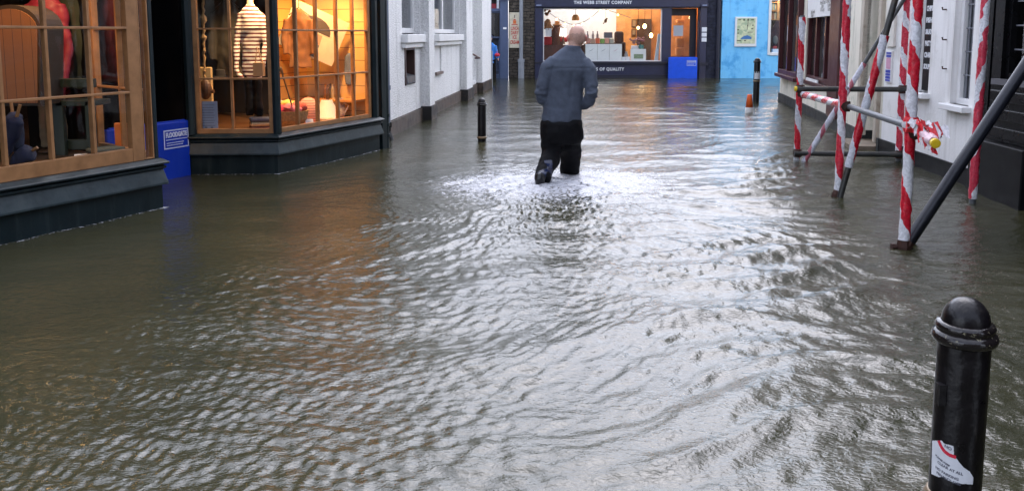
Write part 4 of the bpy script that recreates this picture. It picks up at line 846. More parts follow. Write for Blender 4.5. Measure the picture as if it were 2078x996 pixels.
def mannequin(name, label, c, z0, z1, w, mt_top, mt_leg, zleg, arms=True, group=None):
    t = thing(name, label, 'mannequin', (c[0], c[1], .40))
    m = MB(); m.lathe([(.13, .40), (.13, .415), (.02, .43), (.018, zleg)], (c[0], c[1], 0), 20); m.build('stand', M['darkwood'], t, smooth=False)
    m = MB(); torso(m, c, z0, z1, w, w*.62)
    if arms:
        for s in (-1, 1): m.tube([(c[0]+s*w*.90, c[1], z0+(z1-z0)*.86), (c[0]+s*w*1.32, c[1]-.02, z0+(z1-z0)*.45), (c[0]+s*w*1.15, c[1]-.12, z0+(z1-z0)*.12), (c[0]+s*w*.55, c[1]-.17, z0+.01)], [w*.33, w*.30, w*.25, w*.22], 12)
    skinned(m, 'top', mt_top, t, .014, 4, .012, (12, 12, 22))
    if mt_leg:
        m = MB()
        for s in (-1, 1): m.tube([(c[0]+s*w*.35, c[1], z0+.05), (c[0]+s*w*.42, c[1], (z0+zleg)/2), (c[0]+s*w*.45, c[1], zleg)], [(w*.5, w*.45), (w*.42, w*.4), (w*.36, w*.36)], 14)
        skinned(m, 'trousers', mt_leg, t, .014, 4, .012, (14, 14, 18))
    m = MB(); m.lathe([(w*.30, z1-.03), (w*.27, z1+.05), (w*.15, z1+.06)], (c[0], c[1], 0), 16); m.build('neck_cap', mat('mannequin_cream', (.60, .42, .25), .5), t, smooth=False)
    return t
strp = stripe_mat('striped_jersey', (.70, .62, .52), (.16, .035, .03), 1, 0)
def striped(name, a, b, pitch):
    m = mat(name, a, .9, var=.08); nt = m.node_tree; N = nt.nodes; L = nt.links; bb = N['Principled BSDF']; tc = N.new('ShaderNodeTexCoord'); sp = N.new('ShaderNodeSeparateXYZ'); L.new(tc.outputs['Object'], sp.inputs[0])
    q = N.new('ShaderNodeMath'); q.operation = 'MULTIPLY'; q.inputs[1].default_value = 1/pitch; L.new(sp.outputs[2], q.inputs[0]); f = N.new('ShaderNodeMath'); f.operation = 'FRACT'; L.new(q.outputs[0], f.inputs[0])
    c = N.new('ShaderNodeMath'); c.operation = 'LESS_THAN'; c.inputs[1].default_value = .45; L.new(f.outputs[0], c.inputs[0]); mx = N.new('ShaderNodeMix'); mx.data_type = 'RGBA'; L.new(c.outputs[0], mx.inputs[0]); mx.inputs[6].default_value = (*a, 1); mx.inputs[7].default_value = (*b, 1); L.new(mx.outputs[2], bb.inputs['Base Color']); return m
# --- bay two
YM = 9.30; c = V(511, 100, YM); zt_, zb_ = V(511, 6, YM).z, V(511, 160, YM).z
mannequin('mannequin', 'headless mannequin in a cream and dark red striped jersey in the lit corner window', (c.x, YM), zb_, zt_, .122, striped('striped_jersey_knit', (.66, .58, .48), (.13, .03, .03), .042), M['trous'], .55)
m = MB(); a, b = V(516, 155, YM-.22), V(534, 105, YM-.22); m.box((a.x, YM-.26, a.z), (b.x, YM-.17, b.z*.55+a.z*.45)); m.tube([(a.x+.01, YM-.2, (a.z+b.z)/2), ((a.x+b.x)/2-.02, YM-.2, b.z+.05), (b.x-.01, YM-.2, (a.z+b.z)/2)], .008, 8)
solo(m, 'shoulder_bag', mat('tan_leather', (.34, .20, .10), .5), 'small tan leather bag hanging against the striped mannequin', 'bag', bevel=.015)
Yw = 9.0; t = thing('pulley_block', 'old wooden pulley block hanging on a rope at the left of the corner window', 'pulley', V(414, 190, Yw))
p0, p1 = V(411, -40, Yw), V(415, 165, Yw); m = MB(); m.tube([p0.lerp(p1, k/30)+Vector((.006*math.sin(k*2.2), .006*math.cos(k*2.2), 0)) for k in range(31)], [.012+.005*(k % 2)+(.02 if k in (11, 12, 17) else 0) for k in range(31)], 8); m.build('rope', mat('hemp_rope', (.26, .15, .06), .9), t)
c = V(417, 182, Yw); m = MB(); m.ball(c, (.07, .05, .11), 14, 10); m.tube([c+Vector((-.09, 0, -.02)), c+Vector((.09, 0, -.02))], .022, 8); m.build('block', M['darkwood'], t)
m = bx(401, 137, 428, 262, 9.15, .05); solo(m, 'wooden_board', mat('pale_pine_board', (.52, .34, .15), .6, var=.25), 'pale pine board leaning behind the hanging pulley block', 'board', bevel=.01)
t = thing('window_notice', 'blue grey printed notice on the lower left pane of the corner window', 'notice', V(420, 268, 8.6))
n0, nz0 = BF.px(398, 267, -.09); n1, nz1 = BF.px(441, 206, -.09)
m = MB(); m.fb(BF, n0, n1, nz0, nz1, -.088, -.084); m.build('sheet', mat('blue_grey_paper', (.21, .25, .36), .7), t)
m = MB()
for k in range(9): z = nz1-.035-(nz1-nz0)*.085*k; m.fb(BF, n0+.03+.01*(k % 3), n1-.03-.012*(k % 2), z-.006, z, -.0838, -.083)
for k in range(3): m.fb(BF, n0+.035+.06*k, n0+.06+.06*k, nz0+.03, nz0+.05, -.0838, -.083)
m.build('print', mat('dark_print', (.09, .11, .17), .7), t)
# right hand pane
def fabric_heap(name, label, cat, c, r, mt, n=9, seed=1, s=.5):
    rs = np.random.RandomState(seed); m = MB()
    for k in range(n): q = c+Vector((rs.normal()*r[0]*s, rs.normal()*r[1]*s, abs(rs.normal())*r[2]*s)); m.ball(q, (r[0]*rs.uniform(.3, .6), r[1]*rs.uniform(.3, .6), r[2]*rs.uniform(.25, .5)), 10, 7)
    loc = (c.x, c.y, c.z); t = thing(name, label, cat, loc); skinned(m, 'cloth', mt, t, .014, 3, .02, (22, 22, 22)); return t
def onW(s, h, d): return W.pt(s, h, d)
ba_ = onW(1.05, .40, .45); t = thing('basket', 'wicker basket of pink and red scarves on the display floor of the corner window', 'basket', ba_)
m = MB(); m.lathe([(.13, .40), (.20, .50), (.22, .60), (.20, .60), (.17, .5), (.12, .43)], (ba_.x, ba_.y, 0), 24); m.build('wicker', mat('wicker', (.30, .18, .08), .8, var=.4, vscale=40, bump=.6, bscale=60), t)
for k, (dx, dy, dz, cc) in enumerate(((-.08, -.05, .60, (.60, .05, .09)), (.07, -.07, .60, (.66, .16, .18)), (0, .07, .64, (.66, .45, .10)), (.09, .06, .62, (.52, .10, .07)))):
    m = MB(); [m.ball((ba_.x+dx+.03*math.sin(j*2), ba_.y+dy+.03*math.cos(j*2), dz+.015*j), (.085, .075, .05), 10, 7) for j in range(3)]; skinned(m, 'scarf', mat('scarf_cloth_%d' % k, cc, .9, var=.3, vscale=20), t, .012, 2, .02, (25, 25, 25))
for k, (s_, d_, h_, r_, col_, nm, lb) in enumerate(((1.45, .42, .40, .15, (.62, .28, .22), 'cushion', 'coral striped cushion propped behind the scarf basket'), (1.28, .12, .40, .13, (.60, .42, .30), 'cushion', 'sand coloured cushion beside the scarf basket'))):
    q = onW(s_, h_+.15, d_); m = MB(); m.ball(q, (r_*.9, r_*.55, r_*1.15), 16, 10); solo(m, nm, striped('cushion_cloth_%d' % k, col_, tuple(x*.6 for x in col_), .03), lb, 'cushion', group='cushions in the corner window', smooth=True)
q = onW(1.86, .40, .38); m = MB(); m.lathe([(.17, .41), (.065, .66), (.06, .66), (.165, .415)], (q.x, q.y, 0), 24); solo(m, 'lamp_shade', mat('pale_linen', (.70, .62, .55), .8), 'pale linen lampshade standing on the display floor of the corner window', 'lampshade', smooth=False)
q = onW(2.15, .40, .35); m = MB(); m.lathe([(.05, .40), (.085, .46), (.09, .54), (.06, .62), (.065, .66), (.05, .66)], (q.x, q.y, 0), 20); t = thing('jug', 'pale flowered jug below the shelf at the far end of the corner window', 'jug', (q.x, q.y, .40)); m.build('body', mat('flowered_glaze', (.62, .58, .48), .25, var=.1, col2=(.35, .30, .30), c2scale=14, c2thr=(.5, .58)), t); m = MB(); m.tube([(q.x+.07, q.y-.03, .60), (q.x+.13, q.y-.05, .57), (q.x+.08, q.y-.03, .48)], .010, 8); m.build('handle', M['whiteprint'], t)
q = onW(1.35, .40, .05); m = MB(); m.box((q.x-.1, q.y-.05, .40), (q.x+.12, q.y+.10, .46)); m.box((q.x-.08, q.y-.04, .461), (q.x+.10, q.y+.09, .50)); solo(m, 'shoe_box', mat('tan_card', (.40, .26, .12), .7), 'two tier tan card box on the display floor beside the sand cushion', 'box', bevel=.006)
for k in range(5):
    q = onW(2.10+.055*k, .645, .22-.07*(k % 2)); m = MB(); m.lathe([(.022, .645), (.022, .77), (.010, .80), (.010, .83)], (q.x, q.y, 0), 12)
    solo(m, 'bottle', mat('bottle_glass_%d' % k, [(.10, .05, .03), (.25, .10, .03), (.40, .30, .18), (.12, .10, .08), (.30, .06, .03)][k], .2), ['dark brown bottle at the near end of the display shelf', 'amber bottle second from the near end of the display shelf', 'pale bottle in the middle of the display shelf', 'grey black bottle second from the far end of the display shelf', 'red brown bottle at the far end of the display shelf'][k], 'bottle', group='bottles on the display shelf')
q = onW(2.33, 1.05, .40); m = MB(); m.loft([((q.x, q.y, .82), .05, .03), ((q.x, q.y, .95), .07, .035), ((q.x, q.y, 1.18), .06, .03), ((q.x, q.y, 1.22), .02, .02)], 14); t = thing('hanging_cloth', 'slate blue cloth hanging on the cream planking above the bottles', 'cloth', q); skinned(m, 'cloth', mat('slate_cloth', (.12, .15, .22), .9), t, .012, 2, .015, (25, 25, 8))
# a printed picture with an umbrella, generic
pc = onW(1.95, 1.40, .12); t = thing('hanging_picture', 'tilted pale picture of a dark umbrella hanging inside the corner window', 'picture', pc)
PF = Frame(pc, (W.t+W.n*.9), (W.n-W.t*.9)); 
def rot2(a, b, k=-.42): return a*math.cos(k)-b*math.sin(k), 1.42+a*math.sin(k)+b*math.cos(k)
def ppoly(m, pts, d0, d1): q = [rot2(*p) for p in pts]; n = len(q); m.add([PF.pt(s, h, d0) for s, h in q]+[PF.pt(s, h, d1) for s, h in q], [tuple(range(n))[::-1], tuple(range(n, 2*n))]+[(i, (i+1) % n, n+(i+1) % n, n+i) for i in range(n)])
m = MB(); ppoly(m, [(-.36, -.24), (.36, -.24), (.36, .34), (-.36, .34)], 0, .02); m.build('canvas', mat('pale_beach_print', (.62, .50, .36), .7, var=.12), t)
m = MB(); ppoly(m, [(.22*math.cos(R(a))-.02, .08+.17*math.sin(R(a))) for a in range(0, 181, 20)], .0205, .023); ppoly(m, [(-.03, -.10), (-.02, -.10), (-.015, .08), (-.025, .08)], .0205, .0225); m.build('umbrella_shape', mat('dark_print_shape', (.07, .055, .05), .7), t)
m = MB(); ppoly(m, [(.02, -.06), (.12, -.06), (.11, .06), (.03, .06)], .0205, .0222); m.build('pink_shape', mat('pink_print_shape', (.55, .25, .17), .7), t)
m = MB(); ppoly(m, [(.03, -.22), (.12, -.22), (.12, -.065), (.02, -.065)], .0205, .0222); m.build('dark_shape', mat('slate_print_shape', (.08, .085, .10), .7), t)
m = MB(); a, b = onW(.62, 1.10, .70), onW(1.0, .62, .55); m.tube([a, b], .009, 8); m.tube([a, a.lerp(b, .12)], .016, 8); solo(m, 'walking_stick', mat('stick_wood', (.30, .20, .10), .5), 'thin stick with a pale knob leaning behind the corner post', 'stick')

# --- bay one
YJ = 7.55; c = V(97, 100, YJ)
mannequin('mannequin', 'mannequin in a crimson jacket and khaki trousers in the dim left window', (c.x, YJ), V(92, 198, YJ).z, V(92, -22, YJ).z, .150, mat('crimson_jacket', (.22, .014, .035), .6, var=.2, vscale=15), mat('khaki_cloth', (.20, .145, .085), .85, var=.2), .43)
Yc = 6.75; t = thing('wooden_wardrobe', 'tall wooden wardrobe with an arched top behind the crimson jacket', 'wardrobe', V(20, 240, Yc))
m = MB(); arch = [(-45, 215)]+[(20-62*math.cos(math.pi*k/14), 62-52*math.sin(math.pi*k/14)) for k in range(15)]+[(82, 215)]
pa = [V(x, y, Yc) for x, y in arch]; n = len(pa); m.add(pa+[p+Vector((0, .35, 0)) for p in pa], [tuple(range(n)), tuple(range(n, 2*n))[::-1]]+[(i, (i+1) % n, n+(i+1) % n, n+i) for i in range(n)]); m.build('carcass', M['room'], t)
pb = [p.lerp(V(20, 130, Yc), .07)+Vector((0, -.015, 0)) for p in pa]; m = MB(); m.add(pb+[p+Vector((0, .012, 0)) for p in pb], [tuple(range(n)), tuple(range(n, 2*n))[::-1]]+[(i, (i+1) % n, n+(i+1) % n, n+i) for i in range(n)]); m.build('door_panel', board_mat('chestnut_panel', (.20, .075, .020), (.03, .012, .006), .075, 0), t)
def furled(name, label, x0, y0, x1, y1, Y, r, col, grp=None):
    a, b = V(x0, y0, Y), V(x1, y1, Y); t = thing(name, label, 'umbrella', b, grp); d = b-a
    m = MB(); m.tube([a+d*k for k in (.18, .25, .5, .75, .92, .97)], [r*.35, r, r*1.1, r*.8, r*.3, .006], 10); skinned(m, 'canopy', mat(name+'_cloth', col, .8, var=.3), t, .012, 2, .015, (26, 26, 10))
    m = MB(); m.tube([a-d*.02, a+d*.2], .012, 8); m.build('handle', M['timber'], t); return t
G_U = 'furled umbrellas in the left window'
furled('umbrella', 'navy furled umbrella with a wooden handle, leaning furthest left in the dim window', 40, 215, 8, 335, 6.25, .055, (.008, .010, .035), G_U)
furled('umbrella', 'slate blue furled umbrella leaning on the navy one in the dim window', 22, 205, 40, 330, 6.35, .06, (.018, .022, .05), G_U)
furled('umbrella', 'dark blue grey umbrella lying low at the feet of the khaki trousers', 75, 300, 18, 335, 6.3, .07, (.014, .016, .04), G_U)
t = thing('green_bench', 'dark green wooden bench frame behind the crimson jacket', 'bench', V(150, 320, 7.0)); mg = mat('bottle_green_paint', (.006, .016, .012), .5)
for k, (x0, y0, x1, y1, nm) in enumerate(((112, 205, 126, 316, 'leg'), (176, 205, 188, 300, 'leg'), (112, 284, 192, 304, 'rail'), (112, 160, 190, 178, 'backrest'), (112, 205, 190, 216, 'seat'))): m = bx(x0, y0, x1, y1, 7.05+(k == 2)*.06, .05 if nm != 'seat' else .3); m.build(nm, mg, t, bevel=.006)
m = bx(234, 250, 268, 312, 7.30, .03); solo(m, 'wooden_crate', mat('orange_pine', (.50, .16, .045), .5, var=.2), 'orange pine crate end against the side glass of the dim window', 'crate', bevel=.008)
for k, (x, y) in enumerate(((140, 318), (113, 318))):
    q = V(x, y, 6.55); m = MB(); m.lathe([(.025, .40), (.03, .42), (.02, .45), (.008, .47)], (q.x, q.y, 0), 12); solo(m, 'brass_bell', mat('brass_%d' % k, (.55, .38, .15), .3, .8), ['little brass bell on the display floor by the green bench', 'little brass bell on the display floor by the khaki trousers'][k], 'bell', group='brass bells')

# --- navy shop window
def fbx(x0, y0, x1, y1, d, t): m = MB(); m.fb(F, fx(x0, 100, d), fx(x1, 100, d), fz(y1, d), fz(y0, d), d-t, d); return m
for k, (x0, x1) in enumerate(((1188, 1212.3), (1212.8, 1236.8), (1237.3, 1262))):
    t = thing('white_print', ['white print with a small grey bird, the first of three behind the walking man', 'white print with a small grey bird, the middle of three in the navy shop window', 'white print with a faint pink mark, the last of three in the navy shop window'][k], 'print', F.pt(fx((x0+x1)/2), fz(124), -.25), 'white prints in the navy shop window')
    fbx(x0, 90, x1, 124.5, -.25, .03).build('card', M['white'], t); c = F.pt(fx((x0+x1)/2, 100, -.25), fz(102, -.25), -.248)
    m = MB(); m.quad(c+Vector((-.09, 0, -.05)), c+Vector((-.02, 0, -.03)), c+Vector((.10, 0, .06)), c+Vector((.0, 0, .0))); m.uv = {}; m.build('motif', mat('motif_%d' % k, ((.25, .27, .3), (.25, .27, .3), (.6, .35, .4))[k], .7), t)
cols = [(.45, .20, .15), (.40, .24, .16), (.62, .12, .05), (.16, .30, .06), (.62, .30, .22), (.36, .36, .30)]
labs = ['dusty pink', 'tan', 'bright orange', 'green', 'coral', 'grey']
for k in range(6): x0 = 1190+9.4*k; solo(fbx(x0, 78+(k % 2), x0+8.2, 88.6, -.5, .2), 'product_box', mat('product_box_%d' % k, cols[k], .5), labs[k]+' packet standing on the counter above the white prints', 'packet', group='packets on the counter', bevel=.01)
solo(fbx(1186, 88.8, 1262, 124, -.42, .45), 'counter', M['darkwood'], 'low brown counter behind the white prints in the navy shop', 'counter')
for k, x in enumerate((1192, 1203, 1212)): q = F.pt(fx(x, 100, -.6), fz(79, -.6), -.6); m = MB(); m.lathe([(.04, 0), (.045, .12), (.02, .18), (.02, .25)], q, 10); solo(m, 'glass_bottle', mat('grey_bottle_%d' % k, (.28, .22, .22), .3), ['small bottle above the dusty pink packet', 'small bottle above the tan packet', 'small bottle above the bright orange packet'][k], 'bottle', group='bottles on the counter')
solo(fbx(1226, 66, 1242.5, 77.5, -.5, .2), 'grey_box', mat('slate_box', (.12, .11, .13), .6), 'slate grey box on top of the packets in the navy shop', 'box', bevel=.01)
q = F.pt(fx(1257, 100, -.8), .12, -.8); t = thing('armchair', 'dark brown leather armchair in the navy shop behind the white prints', 'armchair', q); lea = mat('brown_leather', (.06, .025, .015), .45, var=.3)
fbx(1247, 64, 1266, 98, -1.0, .2).build('backrest', lea, t, bevel=.08); fbx(1246, 86, 1250, 120, -.6, .6).build('armrest', lea, t, bevel=.04); fbx(1264, 86, 1270, 120, -.6, .6).build('armrest', lea, t, bevel=.04); fbx(1250, 98, 1264, 122, -.6, .6).build('seat', lea, t, bevel=.04)
t = thing('framed_picture', 'white framed green landscape print standing at the right of the navy shop window', 'picture', F.pt(fx(1295), fz(124), -.25))
m = fbx(1280, 100, 1311, 124.5, -.25, .05); m.build('frame', M['white'], t); fbx(1286.5, 110.5, 1305.5, 119.5, -.245, .004).build('print', mat('green_landscape', (.22, .28, .17), .6, var=.3, vscale=20), t)
for k, (x0, x1, y) in enumerate(((1262.5, 1270, 116), (1270.8, 1278.5, 115.5))): solo(fbx(x0, y, x1, 124.5, -.27, .03), 'white_card', M['whiteprint'], ['small white card next to the last white print', 'small white card next to the framed green print'][k], 'card', group='small cards on the window shelf')
q = F.pt(fx(1271, 100, -.45), fz(118, -.45), -.45); m = MB(); m.lathe([(.06, -.05), (.07, .10), (.04, .18), (.05, .22)], q, 12); solo(m, 'pottery_jar', mat('grey_jar', (.32, .33, .36), .4), 'grey pottery jar behind the two small white cards', 'jar')
t = thing('flower_vase', 'teal pot of dusky pink flowers behind the framed green print', 'vase', F.pt(fx(1301, 100, -.5), fz(101, -.5), -.5)); q = Vector(t.location); m = MB(); m.lathe([(.07, 0), (.10, .08), (.09, .16)], q, 14); m.build('pot', mat('teal_glaze', (.03, .16, .18), .35), t)
rs = np.random.RandomState(4); m = MB(); [m.ball(q+Vector((-.15+rs.normal()*.10, rs.normal()*.05, .30+rs.normal()*.06)), .035, 7, 5) for _ in range(26)]; m.build('blossom', mat('dusky_blossom', (.30, .14, .16), .8, var=.4, vscale=30), t)
m = MB(); [m.tube([q+Vector((0, 0, .14)), q+Vector((-.15+rs.normal()*.09, rs.normal()*.04, .30))], .006, 5) for _ in range(9)]; m.build('stem', mat('stem_green', (.05, .09, .03), .7), t)
solo(fbx(1282, 93, 1298, 101, -.55, .2), 'white_bowl_box', M['palewall'], 'pale box behind the framed green print', 'box', bevel=.02)
bulbm = mat('warm_bulb', (1.0, .55, .20), .5, emit=9.0)
for k, (x, y) in enumerate(((1308, 54), (1295, 57), (1321.5, 72.5))):
    q = F.pt(fx(x, 60, -1.4), fz(y, -1.4), -1.4); t = thing('pendant_lamp', ['large glowing pendant bulb before the dark doorway in the navy shop', 'small glowing pendant bulb at the left edge of the dark doorway', 'low glowing pendant bulb right of the dark doorway in the navy shop'][k], 'lamp', q, 'pendant bulbs in the navy shop')
    m = MB(); m.ball(q, (.06, .06, .085) if k != 1 else (.045, .045, .05), 12, 8); m.build('bulb', bulbm, t, smooth=True); m = MB(); m.tube([q+Vector((0, 0, .07)), Vector((q.x, q.y, 3.0))], .008, 6); m.build('cord', M['black'], t)
solo(fbx(1294, 39, 1321, 124, -3.1, .25), 'bookcase', mat('dark_walnut', (.045, .022, .015), .5), 'dark walnut cupboard at the back of the navy shop', 'cupboard')
for k, (x0, y0, x1, y1) in enumerate(((1281, 40, 1291, 56), (1281, 60, 1290, 73))): t = thing('picture_frame', ['upper small framed picture on the honey coloured wall of the navy shop', 'lower small framed picture on the honey coloured wall of the navy shop'][k], 'picture', F.pt(fx(x0), fz(y1), -3.3), 'small pictures on the honey wall'); fbx(x0, y0, x1, y1, -3.33, .06).build('frame', M['darkwood'], t); fbx(x0+2, y0+2, x1-2, y1-2, -3.32, .02).build('print', mat('brown_print_%d' % k, (.25, .17, .10), .6), t)
m = MB(); P_ = [F.pt(fx(x, 100, -.5), fz(y, -.5), d) for x, y, d in ((1326, 125, -.3), (1334, 125, -.3), (1341, 70, -.6), (1336, 69, -.6))]; m.hexa([P_[0], P_[1], P_[1]+Vector((0, .06, 0)), P_[0]+Vector((0, .06, 0)), P_[3], P_[2], P_[2]+Vector((0, .06, 0)), P_[3]+Vector((0, .06, 0))]); solo(m, 'leaning_board', mat('pale_blue_board', (.42, .52, .60), .4), 'pale blue board leaning against the right edge of the navy shop window', 'board', bevel=.01)
t = thing('string_lights', 'drooping string of small bulbs across the top of the navy shop window', 'string lights', F.pt(fx(1165), 2.6, -.8)); pts = []
for k in range(25): u_ = k/24; x = 1116+(1222-1116)*u_; y = 30+(17-30)*u_+34*math.sin(math.pi*u_)*(.9); pts.append(F.pt(fx(x, 50, -.8), fz(y*.92, -.8), -.8))
for k in range(12): u_ = k/11; pts.append(F.pt(fx(1222+58*u_, 50, -.8), fz(17+20*u_, -.8), -.8))
m = MB(); m.tube(pts, .012, 6); m.build('cable', mat('grey_cable', (.16, .16, .18), .6), t)
for k in (3, 7, 11, 15, 19, 23, 27, 31): m = MB(); m.ball(pts[k]+Vector((0, 0, -.05)), .032, 8, 6); m.build('bulb', bulbm, t, smooth=True)
q = F.pt(fx(1168, 40, -1.0), fz(42, -1.0), -1.0); t = thing('hanging_lampshade', 'brown wicker lampshade hanging in the navy shop window above the man', 'lampshade', q); m = MB(); m.lathe([(.13, 0), (.125, .10), (.08, .19), (.02, .20)], q, 16); m.build('shade', mat('rattan', (.34, .17, .06), .8, var=.4, vscale=40), t); m = MB(); m.tube([q+Vector((0, 0, .2)), Vector((q.x, q.y, 3.0))], .008, 6); m.build('cord', M['black'], t)
q = F.pt(fx(1229, 40, -.6), fz(43, -.6), -.6); t = thing('hanging_bird', 'small dark wooden bird hanging on a thread in the navy shop window', 'ornament', q); m = MB(); m.ball(q, (.05, .04, .07), 10, 7); m.ball(q+Vector((.04, 0, .07)), .03, 8, 6); m.add([q+Vector((-.02, 0, 0)), q+Vector((-.10, .02, -.10)), q+Vector((-.05, 0, -.10))], [(0, 1, 2)]); m.build('body', M['darkwood'], t); m = MB(); m.tube([q+Vector((0, 0, .05)), Vector((q.x, q.y, 3.0))], .005, 5); m.build('thread', M['black'], t)
q = F.pt(fx(1129, 100, -.9), .15, -.9); t = thing('coat_stand', 'dark brown coats draped on a stand at the left of the navy shop window', 'coat stand', q)
m = MB(); zt_ = fz(50, -.9); m.tube([q, Vector((q.x, q.y, zt_+.05))], .03, 8); m.tube([Vector((q.x-.2, q.y, zt_-.1)), Vector((q.x, q.y, zt_)), Vector((q.x+.25, q.y, zt_-.12))], .02, 8); m.build('stand', M['darkwood'], t)
for dx, cc, s_ in ((-.10, (.07, .028, .018), 1), (.10, (.12, .05, .03), .9)): m = MB(); m.loft([((q.x+dx, q.y-.05, fz(120, -.9)), .17, .1), ((q.x+dx*.8, q.y-.05, fz(90, -.9)), .16*s_, .1), ((q.x+dx*.5, q.y-.05, fz(62, -.9)), .12, .09), ((q.x+dx*.2, q.y-.05, fz(52, -.9)), .05, .05)], 14); m.build('coat', mat('coat_cloth', cc, .85, var=.3), t, smooth=True)
q = F.pt(fx(1131, 60, -.85), fz(52, -.85), -.95); m = MB(); m.lathe([(.16, 0), (.15, .03), (.09, .05), (.085, .13), (.02, .15)], q, 16); solo(m, 'straw_hat', mat('straw', (.32, .15, .06), .8, var=.3, vscale=30), 'brown straw hat on top of the coat stand in the navy shop', 'hat')
q = F.pt(fx(1110, 60, -.6), fz(55, -.6), -.6); m = MB(); m.ball(q+Vector((0, 0, .08)), (.15, .12, .16), 12, 8); m.ball(q+Vector((.09, 0, .0)), (.10, .09, .12), 10, 7); t = thing('dried_flowers', 'bunch of dried brown flower heads hanging at the left edge of the navy shop window', 'dried flowers', q); skinned(m, 'flower_head', mat('dried_brown', (.24, .11, .05), .9, var=.5, vscale=30), t, .02, 1, .05, (20, 20, 20))
q = F.pt(fx(1110, 25, -.5), fz(30, -.5), -.5); m = MB(); [m.ball(q+Vector((.10*math.sin(k*2.1), .05*math.cos(k), .04+.05*k)), (.07, .06, .05), 8, 6) for k in range(5)]; t = thing('hanging_plant', 'red brown and green plant hanging at the top left corner of the navy shop window', 'plant', q); skinned(m, 'foliage', mat('russet_leaves', (.20, .07, .04), .8, var=.5, vscale=20, col2=(.05, .10, .05), c2scale=10), t, .02, 1, .05, (22, 22, 22))
q = F.pt(fx(1143, 70, -.7), fz(74, -.7), -.7); t = thing('table_lamp', 'table lamp with a glowing white shade left of the walking man', 'lamp', q); m = MB(); m.lathe([(.13, 0), (.10, .26), (.02, .27)], q, 18); m.build('shade', mat('lit_shade', (1, .88, .78), .8, emit=1.1), t); m = MB(); m.lathe([(.08, fz(90, -.7)-q.z), (.03, -.10), (.02, .01)], q, 12); m.build('base', M['darkwood'], t)
for k, (x0, x1) in enumerate(((1107, 1112.5), (1113.5, 1119))): solo(fbx(x0, 58, x1, 74, -.4, .02), 'hanging_card', M['palewall'], ['pale hanging card nearest the left edge of the navy shop window', 'pale hanging card beside the dark coats in the navy shop window'][k], 'card', group='hanging cards')
solo(fbx(1103, 75, 1120, 92, -.7, .3), 'red_throw', mat('red_wool', (.32, .02, .025), .9), 'dark red throw folded below the pale hanging cards', 'throw', bevel=.05)
solo(fbx(1136, 77, 1152, 86, -.75, .3), 'red_throw', mat('red_wool_lamp', (.36, .03, .03), .9), 'red folded throw under the table lamp', 'throw', bevel=.04)
solo(fbx(1102, 92, 1186, 124, -.75, .5), 'display_chest', mat('mahogany', (.085, .028, .018), .45, var=.3), 'mahogany chest under the table lamp and throws', 'chest', bevel=.01)
# inside the navy shop door
for k, (y0, y1, cc) in enumerate(((40, 46, .30), (78, 96, .22), (98, 114, .26))): solo(fbx(1373, y0, 1388, y1, -1.5, .3), 'wooden_box', mat('shelf_box_%d' % k, (cc*1.6, cc*.65, cc*.2), .6), ['thin wooden box at head height behind the glazed shop door', 'brown wooden box in the middle behind the glazed shop door', 'brown wooden box lowest behind the glazed shop door'][k], 'box', group='boxes behind the glazed door', bevel=.02)
# --- bookshop window in the blue building
t = thing('bookshelf', 'pine bookshelf full of books in the white window of the sky blue building', 'bookshelf', F.pt(fx(1580, 50, -1.0), 1.8, -1.0))
m = MB(); d = -.95
for y in (5, 22, 40): m.fb(F, fx(1560, 50, d), fx(1640, 50, d), fz(y+1.3, d), fz(y, d), d-.3, d)
for x in (1562, 1578, 1594, 1640): m.fb(F, fx(x, 50, d)-.03, fx(x, 50, d)+.03, fz(41, d), fz(-10, d), d-.3, d+.005)
m.build('shelf', M['warmwood'], t); rs = np.random.RandomState(9)
for sh, (y0, y1) in enumerate(((6.5, 21), (24, 39.5))):
    x = 1564
    while x < 1598:
        w_ = rs.uniform(1.6, 3.4); top = y0+rs.uniform(0, 4)
        m = MB(); m.fb(F, fx(x, 50, d), fx(x+w_-.2, 50, d), fz(y1, d), fz(top, d), d-.25, d-.04); o = m.build('book', mat('book_cloth', [(.40, .28, .14), (.10, .16, .20), (.45, .38, .26), (.22, .09, .05), (.12, .20, .22)][rs.randint(5)], .7), t); x += w_
q = F.pt(fx(1577, 70, -.55), fz(95, -.55), -.55); t = thing('coat_figure', 'dark plum coat on a stand in the white window of the sky blue building', 'coat', q); m = MB(); H = fz(43, -.55)-q.z; m.loft([(q, .30, .14), (q+Vector((0, 0, H*.45)), .27, .14), (q+Vector((.02, 0, H*.8)), .20, .12), (q+Vector((.02, 0, H)), .07, .07)], 16); skinned(m, 'cloth', mat('plum_cloth', (.055, .022, .030), .85, var=.4), t, .02, 3, .03, (10, 10, 10))
q = F.pt(fx(1574, 70, -.35), fz(82, -.35), -.35); m = MB(); m.ball(q, (.09, .06, .15), 12, 8); solo(m, 'grey_stone', mat('grey_ornament', (.12, .115, .105), .7), 'grey oval ornament in front of the plum coat', 'ornament', smooth=True)
solo(fbx(1569, 94, 1576.5, 99, -.22, .2), 'red_book', mat('red_cover', (.40, .04, .04), .5), 'red book lying on the sill of the white window', 'book'); solo(fbx(1568, 100, 1582, 107, -.2, .25), 'white_book', M['whiteprint'], 'stack of white paper on the sill of the white window', 'paper')
solo(fbx(1556, 96, 1640, 98, -.3, .5).fb(F, fx(1556, 100, -.3), fx(1640, 100, -.3), fz(108, -.3), fz(98.1, -.3), -.8, -.35), 'window_table', M['darkwood'], 'dark low table behind the sill of the white window', 'table')
